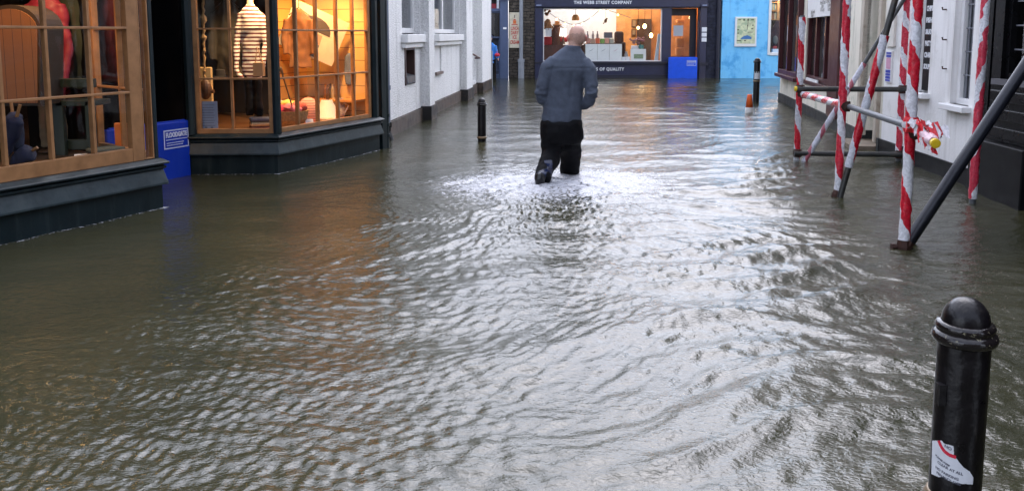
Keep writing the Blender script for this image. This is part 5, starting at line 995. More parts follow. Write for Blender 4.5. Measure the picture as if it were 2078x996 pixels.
q = RA.pt(RA.s(1657, 63, -1.0), RA.h(1657, 63, -1.0), -1.0); t = thing('globe_lamp', 'small glowing globe lamp inside the three light pub window', 'lamp', q); m = MB(); m.ball(q, .07, 12, 8); m.build('globe', mat('pub_globe', (1, .50, .20), .5, emit=5.0), t, smooth=True); m = MB(); m.tube([q+Vector((0, 0, .06)), Vector((q.x, q.y, 2.9))], .010, 6); m.build('cord', M['black'], t)

# --- more stock in the two bay windows
def folded(q, n, cols, w, d, labels, grp, ang=0.4):
    for k in range(n):
        m = MB(); h = .045; cx, sx = math.cos(ang+.08*math.sin(k*3)), math.sin(ang+.08*math.sin(k*3)); z = q.z+k*(h+.002)
        c4 = [(q.x+u*w*cx-v*d*sx, q.y+u*w*sx+v*d*cx) for u, v in ((-.5, -.5), (.5, -.5), (.5, .5), (-.5, .5))]
        m.hexa([(x, y, z) for x, y in c4]+[(x, y, z+h) for x, y in c4])
        solo(m, 'folded_jumper', mat('jumper_wool_%s_%d' % (grp[:4], k), cols[k], .95, var=.25, vscale=40, bump=.4, bscale=120), labels[k], 'jumper', group=grp, bevel=.018)
q = onW(.78, .402, .28); folded(q, 3, [(.10, .03, .03), (.34, .26, .16), (.05, .06, .10)], .24, .20, ['maroon folded jumper, bottom of the pile under the striped mannequin', 'oatmeal folded jumper, middle of the pile under the striped mannequin', 'navy folded jumper, top of the pile under the striped mannequin'], 'jumpers piled in the corner window')
def hung(name, label, c, z1, z0, w, col, grp, seed=0):
    t = thing(name, label, name.split('_')[-1], (c.x, c.y, z0), grp); m = MB(); H = z1-z0
    m.loft([((c.x, c.y, z0), w*.95, .05), ((c.x+.01, c.y, z0+H*.5), w*.85, .055), ((c.x, c.y, z0+H*.82), w, .06), ((c.x, c.y, z0+H*.93), w*.62, .045), ((c.x, c.y, z1), w*.25, .035)], 18)
    for s in (-1, 1): m.tube([(c.x+s*w*.9, c.y, z0+H*.82), (c.x+s*w*1.12, c.y-.02, z0+H*.5), (c.x+s*w*1.1, c.y-.03, z0+H*.22)], [.05, .042, .036], 10)
    skinned(m, 'cloth', mat(name+'_cloth_%d' % seed, col, .9, var=.25, vscale=18), t, .014, 4, .02, (16, 16, 9))
    m = MB(); m.tube([(c.x-w*.8, c.y, z0+H*.90), (c.x, c.y, z1+.02), (c.x+w*.8, c.y, z0+H*.90)], .008, 6); m.tube([(c.x, c.y, z1+.02), (c.x, c.y, z1+.12)], .005, 6); m.build('hanger', M['darksteel'], t)
q = V(610, 70, 10.2); hung('hanging_shirt', 'brown checked shirt on a hanger before the honey planking', Vector((q.x, 10.15, 0)), 1.75, 1.05, .15, (.20, .085, .035), None, 1)
q = V(462, 60, 9.9); hung('hanging_coat', 'dark oilskin coat on a hanger deep inside the corner window', Vector((q.x, 9.9, 0)), 1.85, .95, .17, (.040, .032, .022), 'coats hanging in the shop', 2)
q = V(150, 60, 7.7); hung('hanging_coat', 'dark green coat on a hanger beside the crimson jacket', Vector((q.x, 7.7, 0)), 1.85, .95, .17, (.022, .030, .022), 'coats hanging in the shop', 3)
q = V(222, 50, 8.0); hung('hanging_coat', 'dark rust coat on a hanger at the right of the dim left window', Vector((q.x, 8.0, 0)), 1.85, 1.0, .15, (.11, .030, .018), 'coats hanging in the shop', 4)
q = V(447, 158, 9.35); m = MB(); m.lathe([(.10, 0), (.095, .015), (.06, .02), (.055, .085), (.02, .095)], q, 16); solo(m, 'felt_hat', mat('black_felt', (.02, .016, .014), .9), 'dark felt hat hanging between the pulley block and the striped mannequin', 'hat')
q = onW(1.55, .402, .60); m = MB(); m.lathe([(.05, .40), (.075, .43), (.08, .47), (.072, .47), (.045, .43)], (q.x, q.y, 0), 20); solo(m, 'pottery_bowl', mat('cream_glaze', (.55, .44, .28), .3), 'small cream pottery bowl at the front of the corner window', 'bowl')
q = onW(1.12, .402, .66); m = MB(); m.hexa([(q.x-.03, q.y, .405), (q.x+.05, q.y+.02, .405), (q.x+.05, q.y+.03, .405), (q.x-.03, q.y+.01, .405), (q.x-.035, q.y+.02, .50), (q.x+.045, q.y+.04, .50), (q.x+.045, q.y+.05, .50), (q.x-.035, q.y+.03, .50)]); solo(m, 'price_card', M['whiteprint'], 'small white price card standing before the scarf basket', 'price card')
q = V(160, 325, 6.8); m = MB(); m.hexa([(q.x-.05, q.y, .405), (q.x+.05, q.y+.02, .405), (q.x+.05, q.y+.03, .405), (q.x-.05, q.y+.01, .405), (q.x-.05, q.y+.03, .47), (q.x+.05, q.y+.05, .47), (q.x+.05, q.y+.06, .47), (q.x-.05, q.y+.04, .47)]); solo(m, 'price_card', M['whiteprint'], 'small white price card standing before the green bench', 'price card')
q = V(215, 312, 7.1); folded(Vector((q.x, q.y, .402)), 2, [(.16, .05, .03), (.05, .06, .05)], .26, .2, ['rust folded jumper at the bottom, in the dim left window', 'grey green folded jumper on top, in the dim left window'], 'jumpers in the dim window', .9)
# ================================================================ PEOPLE
def man():
    X = lambda px, Y=8.4: V(px, 100, Y).x
    Z = lambda py, Y=8.4: V(1100, py, Y).z
    Y0 = 8.40
    # --- body: one continuous skin
    b = MB(); hc = Vector((.648, 8.42, 1.432))
    b.ball(hc, (.083, .104, .115), 24, 16)                      # skull
    b.ball(hc+Vector((0, .028, -.055)), (.060, .072, .072), 18, 12)     # jaw
    b.ball(hc+Vector((0, -.03, -.03)), (.072, .07, .07), 18, 12)
    b.ball(hc+Vector((0, .103, -.020)), (.013, .022, .026), 10, 8); b.ball(hc+Vector((0, .088, .015)), (.045, .02, .012), 12, 8)    # nose, brow
    b.ball(hc+Vector((0, .094, -.066)), (.026, .012, .009), 10, 6)      # mouth
    for s in (-1, 1):
        e = hc+Vector((s*.088, -.002, -.022)); b.loft([(e+Vector((0, 0, -.034)), .006, .008), (e+Vector((s*.006, -.005, -.012)), .009, .016), (e+Vector((s*.010, -.010, .014)), .010, .021), (e+Vector((s*.006, -.006, .033)), .007, .012)], 12)
    b.loft([(Vector((.595, 8.385, 1.22)), .085, .075), (Vector((.605, 8.39, 1.30)), .064, .066), (Vector((.63, 8.40, 1.38)), .060, .068), (Vector((.642, 8.41, 1.42)), .055, .06)], 18)
    b.loft([(Vector((.50, Y0, .56)), .15, .11), (Vector((.52, Y0, .8)), .14, .10), (Vector((.54, Y0, 1.05)), .165, .11), (Vector((.56, Y0, 1.2)), .15, .09), (Vector((.59, Y0, 1.27)), .08, .07)], 18)
    arms = [[(.385, 8.38, 1.19), (.285, 8.34, .86), (.40, 8.62, .74)], [(.745, 8.38, 1.175), (.800, 8.34, .84), (.68, 8.64, .73)]]
    legs = [[(.42, 8.40, .62), (.41, 8.42, .24), (.285, 8.06, .06)], [(.585, 8.42, .62), (.60, 8.56, .25), (.61, 8.74, -.13)]]
    for A in arms: b.tube(A, [.045, .042, .030], 12)
    for A in legs: b.tube(A, [.085, .060, .042], 14)
    for s, A in zip((1, -1), arms):                             # hands: palm, four fingers, thumb
        wv = Vector(A[2]); d = (wv-Vector(A[1])).normalized(); side = Vector((s, .15, -.1)).normalized(); side = (side-d*side.dot(d)).normalized(); dn = d.cross(side)*s
        b.tube([wv-d*.02, wv+d*.03, wv+d*.085], [(.026, .02), (.038, .016), (.040, .014)], 12)
        for k, L_ in enumerate((.060, .072, .068, .052)):
            o = wv+d*.075+side*(.028-.019*k)*.9; b.tube([o, o+d*L_*.5, o+d*L_*.85-Vector((0, 0, .012)), o+d*L_-Vector((0, 0, .030))], [.0092, .0086, .0080, .0070], 8)
        o = wv+d*.02+side*.028; b.tube([o, o+side*.028+d*.028, o+side*.030+d*.055], [.012, .0105, .008], 8)
    p = skinned(b, 'person', [M['skin'], M['stubble'], M['ear']], None, .0075, 5, loc=(.5, 8.4, -.2))
    for f in p.data.polygons:
        c = f.center+p.location
        if 1.345 < c.z < 1.455+.03*mnoise.noise(c*30) and c.y < 8.47 and abs(c.x-hc.x) < .084: f.material_index = 1
        if abs(c.x-hc.x) > .085 and 1.36 < c.z < 1.46: f.material_index = 2
    tag(p, 'bald man in a slate blue fleece and black trousers wading away up the flooded street', 'person')
    for s in (-1, 1): m = MB(); m.ball(hc+Vector((s*.031, .088, .0)), .0115, 10, 8); m.build('eye', M['whiteprint'], p, smooth=True)
    # --- fleece
    j = MB()
    j.loft([(Vector((.500, Y0, .580)), .190, .140), (Vector((.501, Y0, .60)), .200, .150), (Vector((.510, Y0, .72)), .196, .148), (Vector((.525, Y0, .88)), .192, .138), (Vector((.538, Y0, 1.02)), .200, .135), (Vector((.550, Y0, 1.13)), .205, .132),
            (Vector((.560, Y0, 1.20)), .202, .122), (Vector((.572, Y0, 1.252)), .158, .105), (Vector((.585, Y0, 1.295)), .108, .092), (Vector((.597, Y0-.005, 1.312)), .092, .086), (Vector((.603, Y0-.005, 1.332)), .080, .079), (Vector((.606, Y0-.002, 1.342)), .072, .074)], 28)
    j.ball((.565, Y0-.06, 1.08), (.17, .08, .16), 16, 10)
    sl = [[(.430, 8.39, 1.175), (.362, 8.375, 1.125), (.318, 8.35, .99), (.290, 8.335, .89), (.296, 8.37, .82), (.345, 8.50, .775), (.395, 8.61, .75)],
          [(.705, 8.39, 1.165), (.764, 8.37, 1.10), (.785, 8.335, .97), (.786, 8.31, .87), (.772, 8.34, .79), (.735, 8.47, .745), (.685, 8.60, .735)]]
    for A in sl: j.tube(A, [.085, .080, .068, .062, .060, .054, .048], 16)
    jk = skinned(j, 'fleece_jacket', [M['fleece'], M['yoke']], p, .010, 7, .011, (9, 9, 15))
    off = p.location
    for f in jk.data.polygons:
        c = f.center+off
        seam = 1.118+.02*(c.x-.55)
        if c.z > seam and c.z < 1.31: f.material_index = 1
    vs = [(v, v.co.copy(), v.normal.copy()) for v in jk.data.vertices]
    for v, co_, nn in vs:
        c = co_+off; mv = Vector((0, 0, 0)); seam = 1.118+.02*(c.x-.55)
        if abs(c.z-seam) < .010 and .34 < c.x < .77: mv += nn*-.005
        # a long crease down the back and gathers at elbow and hem
        k = math.exp(-((c.x-(.60-.10*(1.1-c.z)))/.018)**2)*ss1(c.z, .66, .85)*(1-ss1(c.z, 1.05, 1.12)); mv -= nn*.008*k
        el = math.exp(-((c.z-.86)/.10)**2)*(1 if (c.x < .36 or c.x > .74) else 0); mv += nn*el*.022*mnoise.noise(Vector((c.x*14, c.y*16, c.z*34)))
        hm = ss1(.70-c.z, 0, .12); mv += nn*hm*.005*math.sin(c.x*45+2); v.co = co_+mv
    # --- trousers
    t = MB()
    t.loft([(Vector((.497, Y0, .615)), .190, .140), (Vector((.497, Y0, .56)), .214, .160), (Vector((.498, Y0, .48)), .222, .168), (Vector((.500, Y0+.01, .41)), .218, .160), (Vector((.500, Y0+.02, .36)), .195, .140)], 24)
    t.tube([(.415, 8.40, .50), (.412, 8.42, .36), (.400, 8.40, .24), (.352, 8.24, .15), (.300, 8.09, .075), (.285, 8.04, .05)], [(.125, .125), (.118, .118), (.108, .105), (.092, .090), (.080, .080), (.074, .074)], 18)
    t.tube([(.590, 8.42, .50), (.598, 8.48, .36), (.603, 8.56, .24), (.606, 8.62, .12), (.608, 8.68, .0), (.610, 8.74, -.14)], [(.122, .122), (.114, .112), (.107, .105), (.102, .100), (.098, .096), (.090, .090)], 18)
    tr = skinned(t, 'trousers', [M['trous'], M['wet']], p, .011, 6, .018, (13, 13, 17))
    for f in tr.data.polygons:
        c = f.center+off
        if c.z < .22 and c.x < .40 and mnoise.noise(c*9) > -.05: f.material_index = 1
    # --- boots
    m = MB(); m.tube([(.268, 7.98, .115), (.262, 7.965, .075), (.275, 7.99, .01), (.290, 8.03, -.08), (.30, 8.06, -.14)], [(.036, .038), (.045, .046), (.043, .048), (.047, .045), (.03, .028)], 14); m.tube([(.287, 8.07, .08), (.272, 7.99, .07)], .05, 12); o = skinned(m, 'boot', M['shoe'], p, .009, 4)
    m = MB(); m.tube([(.625, 8.66, -.16), (.622, 8.74, -.165), (.618, 8.84, -.17), (.615, 8.92, -.178)], [(.04, .036), (.047, .042), (.047, .036), (.03, .022)], 14); m.tube([(.61, 8.74, -.05), (.615, 8.73, -.15)], .052, 12); m.tube([(.655, 8.60, .012), (.672, 8.64, .006), (.68, 8.68, -.01)], .022, 8); o = skinned(m, 'boot', M['shoe'], p, .009, 4)
    return p
def ss1(x, a, b): t = min(1, max(0, (x-a)/(b-a))); return t*t*(3-2*t)
man()
def passer():
    Y0 = 26.9; x = V(994, 100, Y0).x; top = V(994, 70, Y0).z; S_ = (top+.2)/1.62
    z = lambda h: -.2+h*S_
    b = MB(); b.ball((x, Y0, z(1.50)), (.078, .095, .115), 16, 12); b.ball((x+.05, Y0+.08, z(1.49)), (.02, .02, .025), 8, 6); b.tube([(x, Y0, z(1.25)), (x, Y0, z(1.42))], .055, 12)
    b.loft([((x, Y0, z(.75)), .14, .11), ((x, Y0, z(1.0)), .13, .10), ((x, Y0, z(1.28)), .16, .10), ((x, Y0, z(1.34)), .07, .07)], 16)
    b.tube([(x+.17, Y0, z(1.25)), (x+.22, Y0-.02, z(1.0)), (x+.27, Y0-.06, z(.86))], [.045, .04, .03], 10); b.tube([(x-.17, Y0, z(1.25)), (x-.20, Y0-.02, z(1.0)), (x-.18, Y0+.10, z(.84))], [.045, .04, .03], 10)
    for k in range(4): b.tube([(x+.27+.004*k, Y0-.085+.018*k, z(.86)), (x+.285, Y0-.085+.018*k, z(.78))], .008, 6)
    b.tube([(x+.26, Y0-.09, z(.86)), (x+.25, Y0-.11, z(.80))], .009, 6)
    b.tube([(x-.08, Y0, z(.80)), (x-.10, Y0+.05, z(.42)), (x-.09, Y0, z(.02))], [.085, .06, .045], 12); b.tube([(x+.08, Y0, z(.80)), (x+.11, Y0+.04, z(.42)), (x+.15, Y0-.04, z(.02))], [.085, .06, .045], 12)
    p = skinned(b, 'person', M['skin'], None, .012, 3, loc=(x, Y0, -.2)); tag(p, 'child in a bright blue jacket and dark cap beside the white building', 'person')
    m = MB(); m.loft([((x, Y0, z(.72)), .17, .13), ((x, Y0, z(1.0)), .165, .125), ((x, Y0, z(1.26)), .18, .12), ((x, Y0, z(1.36)), .085, .085)], 18); m.tube([(x+.16, Y0, z(1.26)), (x+.22, Y0-.02, z(1.0)), (x+.265, Y0-.055, z(.88))], [.07, .06, .05], 12); m.tube([(x-.16, Y0, z(1.26)), (x-.20, Y0-.02, z(1.0)), (x-.18, Y0+.08, z(.86))], [.07, .06, .05], 12); skinned(m, 'jacket', mat('bright_blue_nylon', (.02, .19, .62), .5, var=.15), p, .014, 4, .012, (14, 14, 20))
    m = MB(); m.tube([(x-.08, Y0, z(.84)), (x-.10, Y0+.05, z(.42)), (x-.09, Y0, z(.06))], [.11, .085, .07], 12); m.tube([(x+.08, Y0, z(.84)), (x+.11, Y0+.04, z(.42)), (x+.15, Y0-.04, z(.06))], [.11, .085, .07], 12); skinned(m, 'trousers', M['trous'], p, .014, 4, .012, (14, 14, 14))
    m = MB(); m.ball((x, Y0, z(1.545)), (.088, .105, .085), 16, 10); m.ball((x+.02, Y0+.10, z(1.53)), (.06, .06, .012), 12, 6); skinned(m, 'cap', mat('slate_cap', (.06, .08, .16), .8), p, .012, 2)
    m = MB(); q = V(1009, 112, Y0-.1); m.ball(q, (.085, .06, .06), 12, 8); m.tube([q+Vector((-.04, 0, .04)), q+Vector((0, 0, .12)), q+Vector((.04, 0, .04))], .008, 6); solo(m, 'red_bag', mat('red_bag_cloth', (.55, .02, .05), .6), 'small red bag held by the child in the blue jacket', 'bag')
    return p
passer()
# ================================================================ ground, water, sky, light, camera
m = MB(); m.quad((-220, -120, -.22), (220, -120, -.22), (220, 320, -.22), (-220, 320, -.22))
g = m.build('ground', mat('wet_asphalt', (.045, .045, .045), .5, var=.3, bump=.4, bscale=40)); g['kind'] = 'structure'

def build_water():
    ny, nx = 1250, 1050
    v = np.linspace(0, 1, ny); a, b = 1.2, 29.5
    yn = a*(b/a)**v                                         # finer close to the kerb where one stands
    yb = np.linspace(-7, a, 40)[:-1]; Y1 = np.concatenate([yb, yn]); ny = len(Y1)
    u = np.linspace(-1, 1, nx); u = np.sign(u)*np.abs(u)**1.45
    Y = np.repeat(Y1[:, None], nx, 1); half = 4.2+.44*np.clip(Y, 0, None); X = u[None, :]*half + .06*np.clip(Y, 0, None)
    H = waves(X, Y); 
    me = bpy.data.meshes.new('water'); n = nx*ny
    co = np.empty((n, 3), np.float32); co[:, 0] = X.ravel(); co[:, 1] = Y.ravel(); co[:, 2] = H.ravel()
    idx = np.arange(n).reshape(ny, nx); q = np.stack([idx[:-1, :-1], idx[:-1, 1:], idx[1:, 1:], idx[1:, :-1]], -1).reshape(-1, 4)
    me.vertices.add(n); me.vertices.foreach_set('co', co.ravel()); me.loops.add(q.size); me.loops.foreach_set('vertex_index', q.ravel().astype(np.int32))
    me.polygons.add(len(q)); me.polygons.foreach_set('loop_start', np.arange(0, q.size, 4, dtype=np.int32)); me.polygons.foreach_set('loop_total', np.full(len(q), 4, np.int32))
    me.polygons.foreach_set('use_smooth', np.ones(len(q), bool)); me.update(calc_edges=True)
    at = me.attributes.new('foam_glare', 'FLOAT', 'POINT'); at.data.foreach_set('value', foam_glare(X, Y).ravel().astype(np.float32))
    o = bpy.data.objects.new('water', me); COL.objects.link(o); me.materials.append(water_mat()); o['kind'] = 'structure'; return o
MX, MY = .40, 8.05                                          # where the wader stirs the water
def ss(x, a, b): t = np.clip((x-a)/(b-a), 0, 1); return t*t*(3-2*t)
def bank(X, Y):                                             # distance in from the left frontage
    return (X-(-3.0+.10*Y))
def waves(X, Y):
    rs = np.random.RandomState(5); H = np.zeros_like(X)
    # slow warping of the plane so that crests wander
    wx = X+.22*np.sin(.9*Y+1.3*X)+.10*np.sin(2.3*Y-1.9*X+1); wy = Y+.20*np.sin(1.1*X+.6*Y)+.09*np.sin(2.9*X+1.7*Y+2)
    def train(lmin, lmax, n, th0, spread, slope, sharp=1.0):
        h = np.zeros_like(X)
        for i in range(n):
            lam = math.exp(rs.uniform(math.log(lmin), math.log(lmax))); th = th0+rs.normal()*spread; k = 2*math.pi/lam
            ph = k*(wx*math.sin(th)+wy*math.cos(th))+rs.uniform(0, 6.28)
            s = .5+.5*np.sin(ph); h += (s**sharp-.4)*(slope/k)
        return h/math.sqrt(n)
    r = np.hypot(X-MX, Y-MY); behind = ss(MY+.3-Y, 0, .8); 
    lat = np.abs(X-(MX+.10*(MY-Y))); wake = behind*np.exp(-(lat/(.75+.42*np.clip(MY-Y, 0, None)))**2)
    right = ss(X-(.15*(Y-4)), -.2, 1.2)
    calm = np.maximum(1-ss(bank(X, Y), .3, 2.6), .75*ss(X-(.75+.27*(Y-2)), -.3, .9))                         # sheltered by the bay windows
    lm = ss(X-(-1.05+.12*Y), -.4, 1.1)
    vw = ss(MY+.55-Y, 0, .5)*(1-ss(lat-(.55+.62*np.clip(MY-Y, 0, 3.2)+.25*np.clip(MY-3.2-Y, 0, None)), -.15, .35))   # the wedge of stirred water behind him
    far = ss(Y-MY, .2, 1.4)*(1-.6*ss(X-.20*Y, -.4, 1.2))
    # long gentle ripples
    pa = .5+.5*np.sin(2.1*wx+1.2*wy+.6*np.sin(3.1*wy))*np.sin(1.5*wy-1.7*wx+1.0); pb = .5+.5*np.sin(1.3*wx-2.6*wy+2)*np.sin(2.4*wx+.9*wy+np.sin(2*wx))
    H += train(.55, 1.3, 10, .10, .35, WAVE['long'])*(1-.7*calm)
    # crests across the street, right of centre
    H += train(.18, .50, 16, -.15, .32, WAVE['cross'], 1.5)*(.30+.75*right)*(1-.7*calm)*(1-.42*ss(Y, 8, 13))*(.55+.6*pa)*(1-.15*ss(5-Y, 0, 2.5))*(1-.45*vw*(1-right))*(1-.6*far)
    # chop at a slant on the left
    H += train(.045, .16, 22, -.90, .60, WAVE['chop'])*(1-.55*right)*(1-.8*calm)*(.2+.8*lm)*(.30+.95*pa)
    H += train(.06, .20, 18, -.35, .60, WAVE['fine'])*(1-.75*calm)*(.45+.55*ss(14-Y, 0, 9))*(.25+1.0*pb)*(.35+.65*lm)*(1-.5*far)
    # rings and churn thrown up by the wader
    rw = r*(1+.18*np.sin(3*np.arctan2(Y-MY, X-MX)+1)+.1*np.sin(7*np.arctan2(Y-MY, X-MX)))
    H += .012*np.sin(2*math.pi*rw/.30)*np.exp(-(r/1.3))*(.35+.65*wake+.3*np.exp(-r/.5))
    H += train(.06, .22, 20, 0, 2.0, .62)*np.exp(-(r/.95)**2); H += .02*np.exp(-((r-.20)/.09)**2)*(.6+.4*np.sin(5*np.arctan2(Y-MY, X-MX)))
    H += train(.09, .30, 16, .2, 1.2, .14)*wake; H += train(.045, .14, 24, 0, 2.0, .33)*vw*(.35+.8*pb)*(1-.6*right); H += train(.05, .12, 18, -.9, .8, .18)*vw*(1-right)
    eb = .30+.50*np.clip(MY-Y, 0, 4.0)
    for j in range(4): H += (.011-.002*j)*np.exp(-((np.abs(wx-MX-.10*(MY-wy)+.09*np.sin(5.3*wy+3*wx+j))-eb+(.17+.05*pa)*j)/(.035+.03*pa))**2)*ss(MY+.2-Y, 0, .5)*(1-ss(MY-Y, 2.2, 4.2))*(.45+.7*pb)   # bow waves spreading in a V
    rb = np.random.RandomState(21)
    for k in range(15):                                      # scalloped crests of the wake, trailing to the right and this way
        cx, cy, rad = MX+.55+.42*(k % 3)+.25*rb.normal(), MY-.7-.42*k+.1*rb.normal(), .40+.028*k*rb.uniform(.6, 1.2)
        if cy < 1.6: continue
        d = np.hypot(wx-cx, (wy-cy)*1.35)-rad; hh = .012+.010*rb.rand(); wd = .035+.03*rb.rand(); H += hh*(np.exp(-(np.clip(d, 0, None)/wd)**2)*np.exp(-(np.clip(-d, 0, None)/(2.6*wd))**2))*ss(wy-cy, -.15, .35)*ss(1.08-np.abs(wx-cx)/rad, .0, .6)
    return H
def foam_glare(X, Y):  # foam round the wader, with sky reflected in the stirred water painted in
    r = np.hypot((X-MX-.05)*.75, (Y-MY-.10)*.7); f = 1.0*np.exp(-(r/.60)**2)
    r2 = np.hypot(X-MX-.65, (Y-MY-.25)*.8); f += .6*np.exp(-(r2/.5)**2); r3 = np.hypot(X-MX+.75, (Y-MY+.1)*.8); f += .5*np.exp(-(r3/.5)**2)
    lat = X-(MX+.12*(MY-Y)); f += .30*np.exp(-(lat/(.7+.3*np.clip(MY-Y, 0, None)))**2)*ss(MY-Y, 0, .4)*np.exp(-np.clip(MY-Y, 0, None)/1.6)
    def seg(a, b, w):
        ax, ay, bx_, by = a[0], a[1], b[0], b[1]; dx, dy = bx_-ax, by-ay; t = np.clip(((X-ax)*dx+(Y-ay)*dy)/(dx*dx+dy*dy), 0, 1); return np.exp(-((np.hypot(X-ax-t*dx, Y-ay-t*dy)-.01)/w)**2)
    for a, b in ((A1, C1), (C1, R1), (L2, C2), (C2, E2), (WB.pt(0, 0), WB.pt(11, 0))): f += .55*seg(a, b, .028)   # thin pale line along the walls
    return np.clip(f, 0, 1)
def water_mat():
    m = bpy.data.materials.new('flood_water'); m.use_nodes = True; nt = m.node_tree; N = nt.nodes; L = nt.links; b = N['Principled BSDF']
    tc = N.new('ShaderNodeTexCoord')
    def noise(scale, detail=4, sx=1, sy=1, rot=0, dist=0):
        mp = N.new('ShaderNodeMapping'); mp.inputs['Scale'].default_value = (sx, sy, 1); mp.inputs['Rotation'].default_value = (0, 0, rot); L.new(tc.outputs['Object'], mp.inputs[0])
        n = N.new('ShaderNodeTexNoise'); n.inputs['Scale'].default_value = scale; n.inputs['Detail'].default_value = detail; n.inputs['Distortion'].default_value = dist; L.new(mp.outputs[0], n.inputs['Vector']); return n.outputs['Fac']
    def rng(x, a, c, d, e):
        r = N.new('ShaderNodeMapRange'); r.inputs[1].default_value = a; r.inputs[2].default_value = c; r.inputs[3].default_value = d; r.inputs[4].default_value = e; L.new(x, r.inputs[0]); return r.outputs[0]
    def mathn(op, x, y):
        q = N.new('ShaderNodeMath'); q.operation = op
        for i, k in enumerate((x, y)):
            if isinstance(k, (int, float)): q.inputs[i].default_value = k
            else: L.new(k, q.inputs[i])
        return q.outputs[0]
    silt = rng(noise(.8, 6), .35, .65, 0, 1)
    c = N.new('ShaderNodeMix'); c.data_type = 'RGBA'; L.new(silt, c.inputs[0]); c.inputs[6].default_value = (*WCOL[0], 1); c.inputs[7].default_value = (*WCOL[1], 1)
    at = N.new('ShaderNodeAttribute'); at.attribute_name = 'foam_glare'
    fn = mathn('ADD', mathn('MULTIPLY', at.outputs['Fac'], 1.05), mathn('MULTIPLY', mathn('SUBTRACT', noise(15, 9, 1, 1.5, 0, 2.2), .5), 3.6))
    fm = mathn('MULTIPLY', rng(fn, .52, .95, 0, .85), rng(at.outputs['Fac'], .05, .3, 0, 1))
    c2 = N.new('ShaderNodeMix'); c2.data_type = 'RGBA'; L.new(fm, c2.inputs[0]); L.new(c.outputs[2], c2.inputs[6]); c2.inputs[7].default_value = (.48, .49, .53, 1)
    L.new(c2.outputs[2], b.inputs['Base Color']); L.new(rng(fm, 0, 1, .055, .5), b.inputs['Roughness'])
    b.inputs['IOR'].default_value = WAVE['ior']
    h = mathn('ADD', mathn('MULTIPLY', noise(9, 4, 1, 1.5, .5, .6), 1.0), mathn('MULTIPLY', noise(38, 4, 1, 1.5, -.3, .8), .42))
    bp = N.new('ShaderNodeBump'); bp.inputs['Strength'].default_value = 1.0; bp.inputs['Distance'].default_value = WAVE['bump']; L.new(h, bp.inputs['Height']); L.new(bp.outputs[0], b.inputs['Normal'])
    return m
WAVE = dict(long=.12, cross=.44, chop=.32, fine=.25, bump=.0080, ior=1.52)
WCOL = ((.043, .041, .020), (.029, .030, .015))
build_water()

bpy.data.scenes.remove(TMP)
w = bpy.data.worlds.new('World'); S.world = w; w.use_nodes = True; N = w.node_tree.nodes; L = w.node_tree.links
sk = N.new('ShaderNodeTexSky'); sk.sky_type = 'NISHITA'; sk.sun_disc = False; SUN_EL, SUN_AZ = R(52), R(16)
sk.sun_elevation = SUN_EL; sk.sun_rotation = SUN_AZ; sk.air_density = 1.2; sk.dust_density = 1.6; sk.ozone_density = 1
hs = N.new('ShaderNodeHueSaturation'); hs.inputs['Saturation'].default_value = .36; hs.inputs['Value'].default_value = 1.0; L.new(sk.outputs[0], hs.inputs['Color'])
tc = N.new('ShaderNodeTexCoord'); nz = N.new('ShaderNodeTexNoise'); nz.inputs['Scale'].default_value = 2.2; nz.inputs['Detail'].default_value = 5; L.new(tc.outputs['Generated'], nz.inputs['Vector'])
mr = N.new('ShaderNodeMapRange'); mr.inputs[1].default_value = .3; mr.inputs[2].default_value = .7; mr.inputs[3].default_value = .9; mr.inputs[4].default_value = 1.75; L.new(nz.outputs['Fac'], mr.inputs[0])
mx = N.new('ShaderNodeMix'); mx.data_type = 'RGBA'; mx.blend_type = 'MULTIPLY'; mx.inputs[0].default_value = 1; L.new(hs.outputs[0], mx.inputs[6]); L.new(mr.outputs[0], mx.inputs[7])
tn = N.new('ShaderNodeMix'); tn.data_type = 'RGBA'; tn.blend_type = 'MULTIPLY'; tn.inputs[0].default_value = 1; L.new(mx.outputs[2], tn.inputs[6]); tn.inputs[7].default_value = (.95, .965, 1.085, 1)
L.new(tn.outputs[2], N['Background'].inputs['Color']); N['Background'].inputs['Strength'].default_value = .15
sd_ = bpy.data.lights.new('sun', 'SUN'); sd_.energy = .5; sd_.angle = R(140); sd_.color = (1, .98, .96)
so = bpy.data.objects.new('sun', sd_); COL.objects.link(so); so.rotation_euler = Vector((-math.sin(SUN_AZ)*math.cos(SUN_EL), -math.cos(SUN_AZ)*math.cos(SUN_EL), -math.sin(SUN_EL))).to_track_quat('-Z', 'Y').to_euler()

def lamp(name, kind, loc, energy, color, size=.2, rot=None, sx=None):
    d = bpy.data.lights.new(name, kind); d.energy = energy; d.color = color
    if kind == 'AREA': d.size = size; 
    elif kind == 'POINT': d.shadow_soft_size = size
    elif kind == 'SPOT': d.shadow_soft_size = size; d.spot_size = R(75); d.spot_blend = .6
    o = bpy.data.objects.new(name, d); COL.objects.link(o); o.location = loc
    if rot is not None: o.rotation_euler = rot
    return o
WARM = (1, .50, .17)
def spot(name, p, q, e, col, deg=80, size=.04): o = lamp(name, 'SPOT', p, e, col, size, (Vector(q)-Vector(p)).to_track_quat('-Z', 'Y').to_euler()); o.data.spot_size = R(deg); o.data.spot_blend = .7; return o
spot('display_spot', W.pt(1.35, 2.34, .62), W.pt(2.25, .75, .05), 82, WARM, 95)
spot('display_spot', W.pt(1.0, 2.34, .60), W.pt(1.15, .4, .25), 45, WARM, 85)
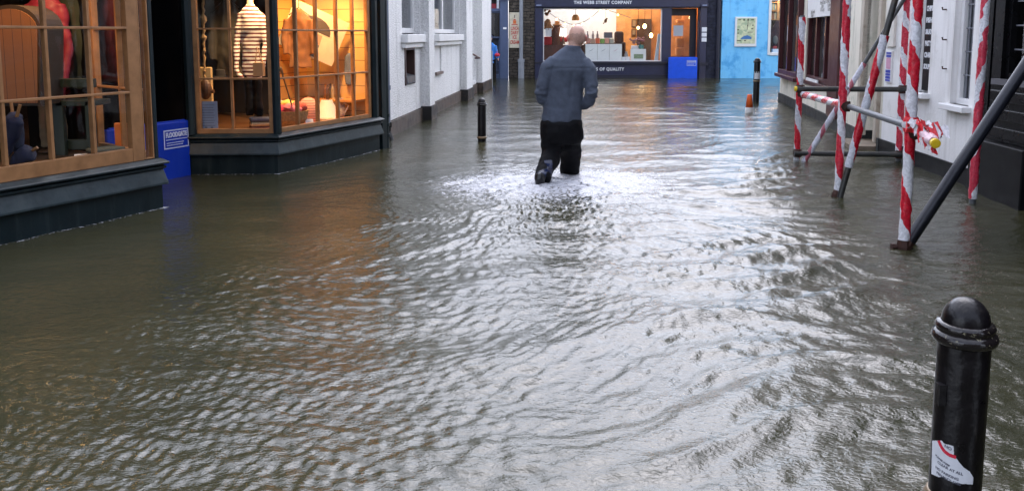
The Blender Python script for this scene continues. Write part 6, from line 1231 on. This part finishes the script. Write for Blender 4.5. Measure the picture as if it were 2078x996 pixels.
spot('display_spot', W.pt(1.9, 2.34, .55), W.pt(1.9, .4, -.1), 45, WARM, 100)
spot('bay_spot', B1.pt(-1.2, 2.34, -.25), V(30, 110, 6.8), 30, (1, .55, .22), 70)
spot('bay_spot', B1.pt(-.5, 2.34, -.6), V(110, 120, 7.3), 30, (1, .58, .26), 80)
lamp('bay_lamp', 'POINT', B1.pt(-.6, 2.38, -1.0), 5, (1, .55, .22), .05)
for x_, y_, d_, e_, c_ in ((1160, 30, -1.6, 40, (1, .93, .85)), (1230, 30, -1.6, 40, (1, .93, .88)), (1300, 30, -1.7, 55, (1, .62, .30)), (1390, 25, -1.2, 22, (1, .6, .3))): lamp('shop_lamp', 'POINT', F.pt(fx(x_, 100, d_), 2.85, d_), e_, c_, .15)
lamp('display_spot', 'SPOT', (V(521, 20, 9.15).x+.12, 8.98, 2.25), 75, (1, .66, .34), .03, (R(14), 0, R(0))).rotation_euler = (V(511, 60, 9.3)-Vector((V(521, 20, 9.15).x+.12, 8.98, 2.25))).to_track_quat('-Z', 'Y').to_euler()
lamp('pub_lamp', 'POINT', RA.pt(RA.s(1655, 60, -1.2), 2.2, -1.2), 10, (1, .6, .3), .08)
lamp('bookshop_lamp', 'POINT', F.pt(fx(1590, 50, -.7), 2.9, -.7), 25, (1, .8, .6), .1)

cam = bpy.data.cameras.new('camera'); cam.sensor_width = 36; cam.lens = FPX/2078*36; cam.shift_y = -(498-CY)/2078; cam.clip_start = .05; cam.clip_end = 1000
co = bpy.data.objects.new('camera', cam); COL.objects.link(co); co.location = CAM; co.rotation_euler = (math.pi/2-PITCH, 0, 0); S.camera = co
S.view_settings.view_transform = 'Standard'; S.view_settings.look = 'None'; S.view_settings.gamma = 1; S.view_settings.use_curve_mapping = False; S.view_settings.exposure = EXPO
S.render.engine = 'CYCLES'; S.cycles.use_denoising = True; S.cycles.max_bounces = 8; S.cycles.transparent_max_bounces = 12; S.cycles.caustics_reflective = False; S.cycles.caustics_refractive = False
S.cycles.sample_clamp_indirect = 6
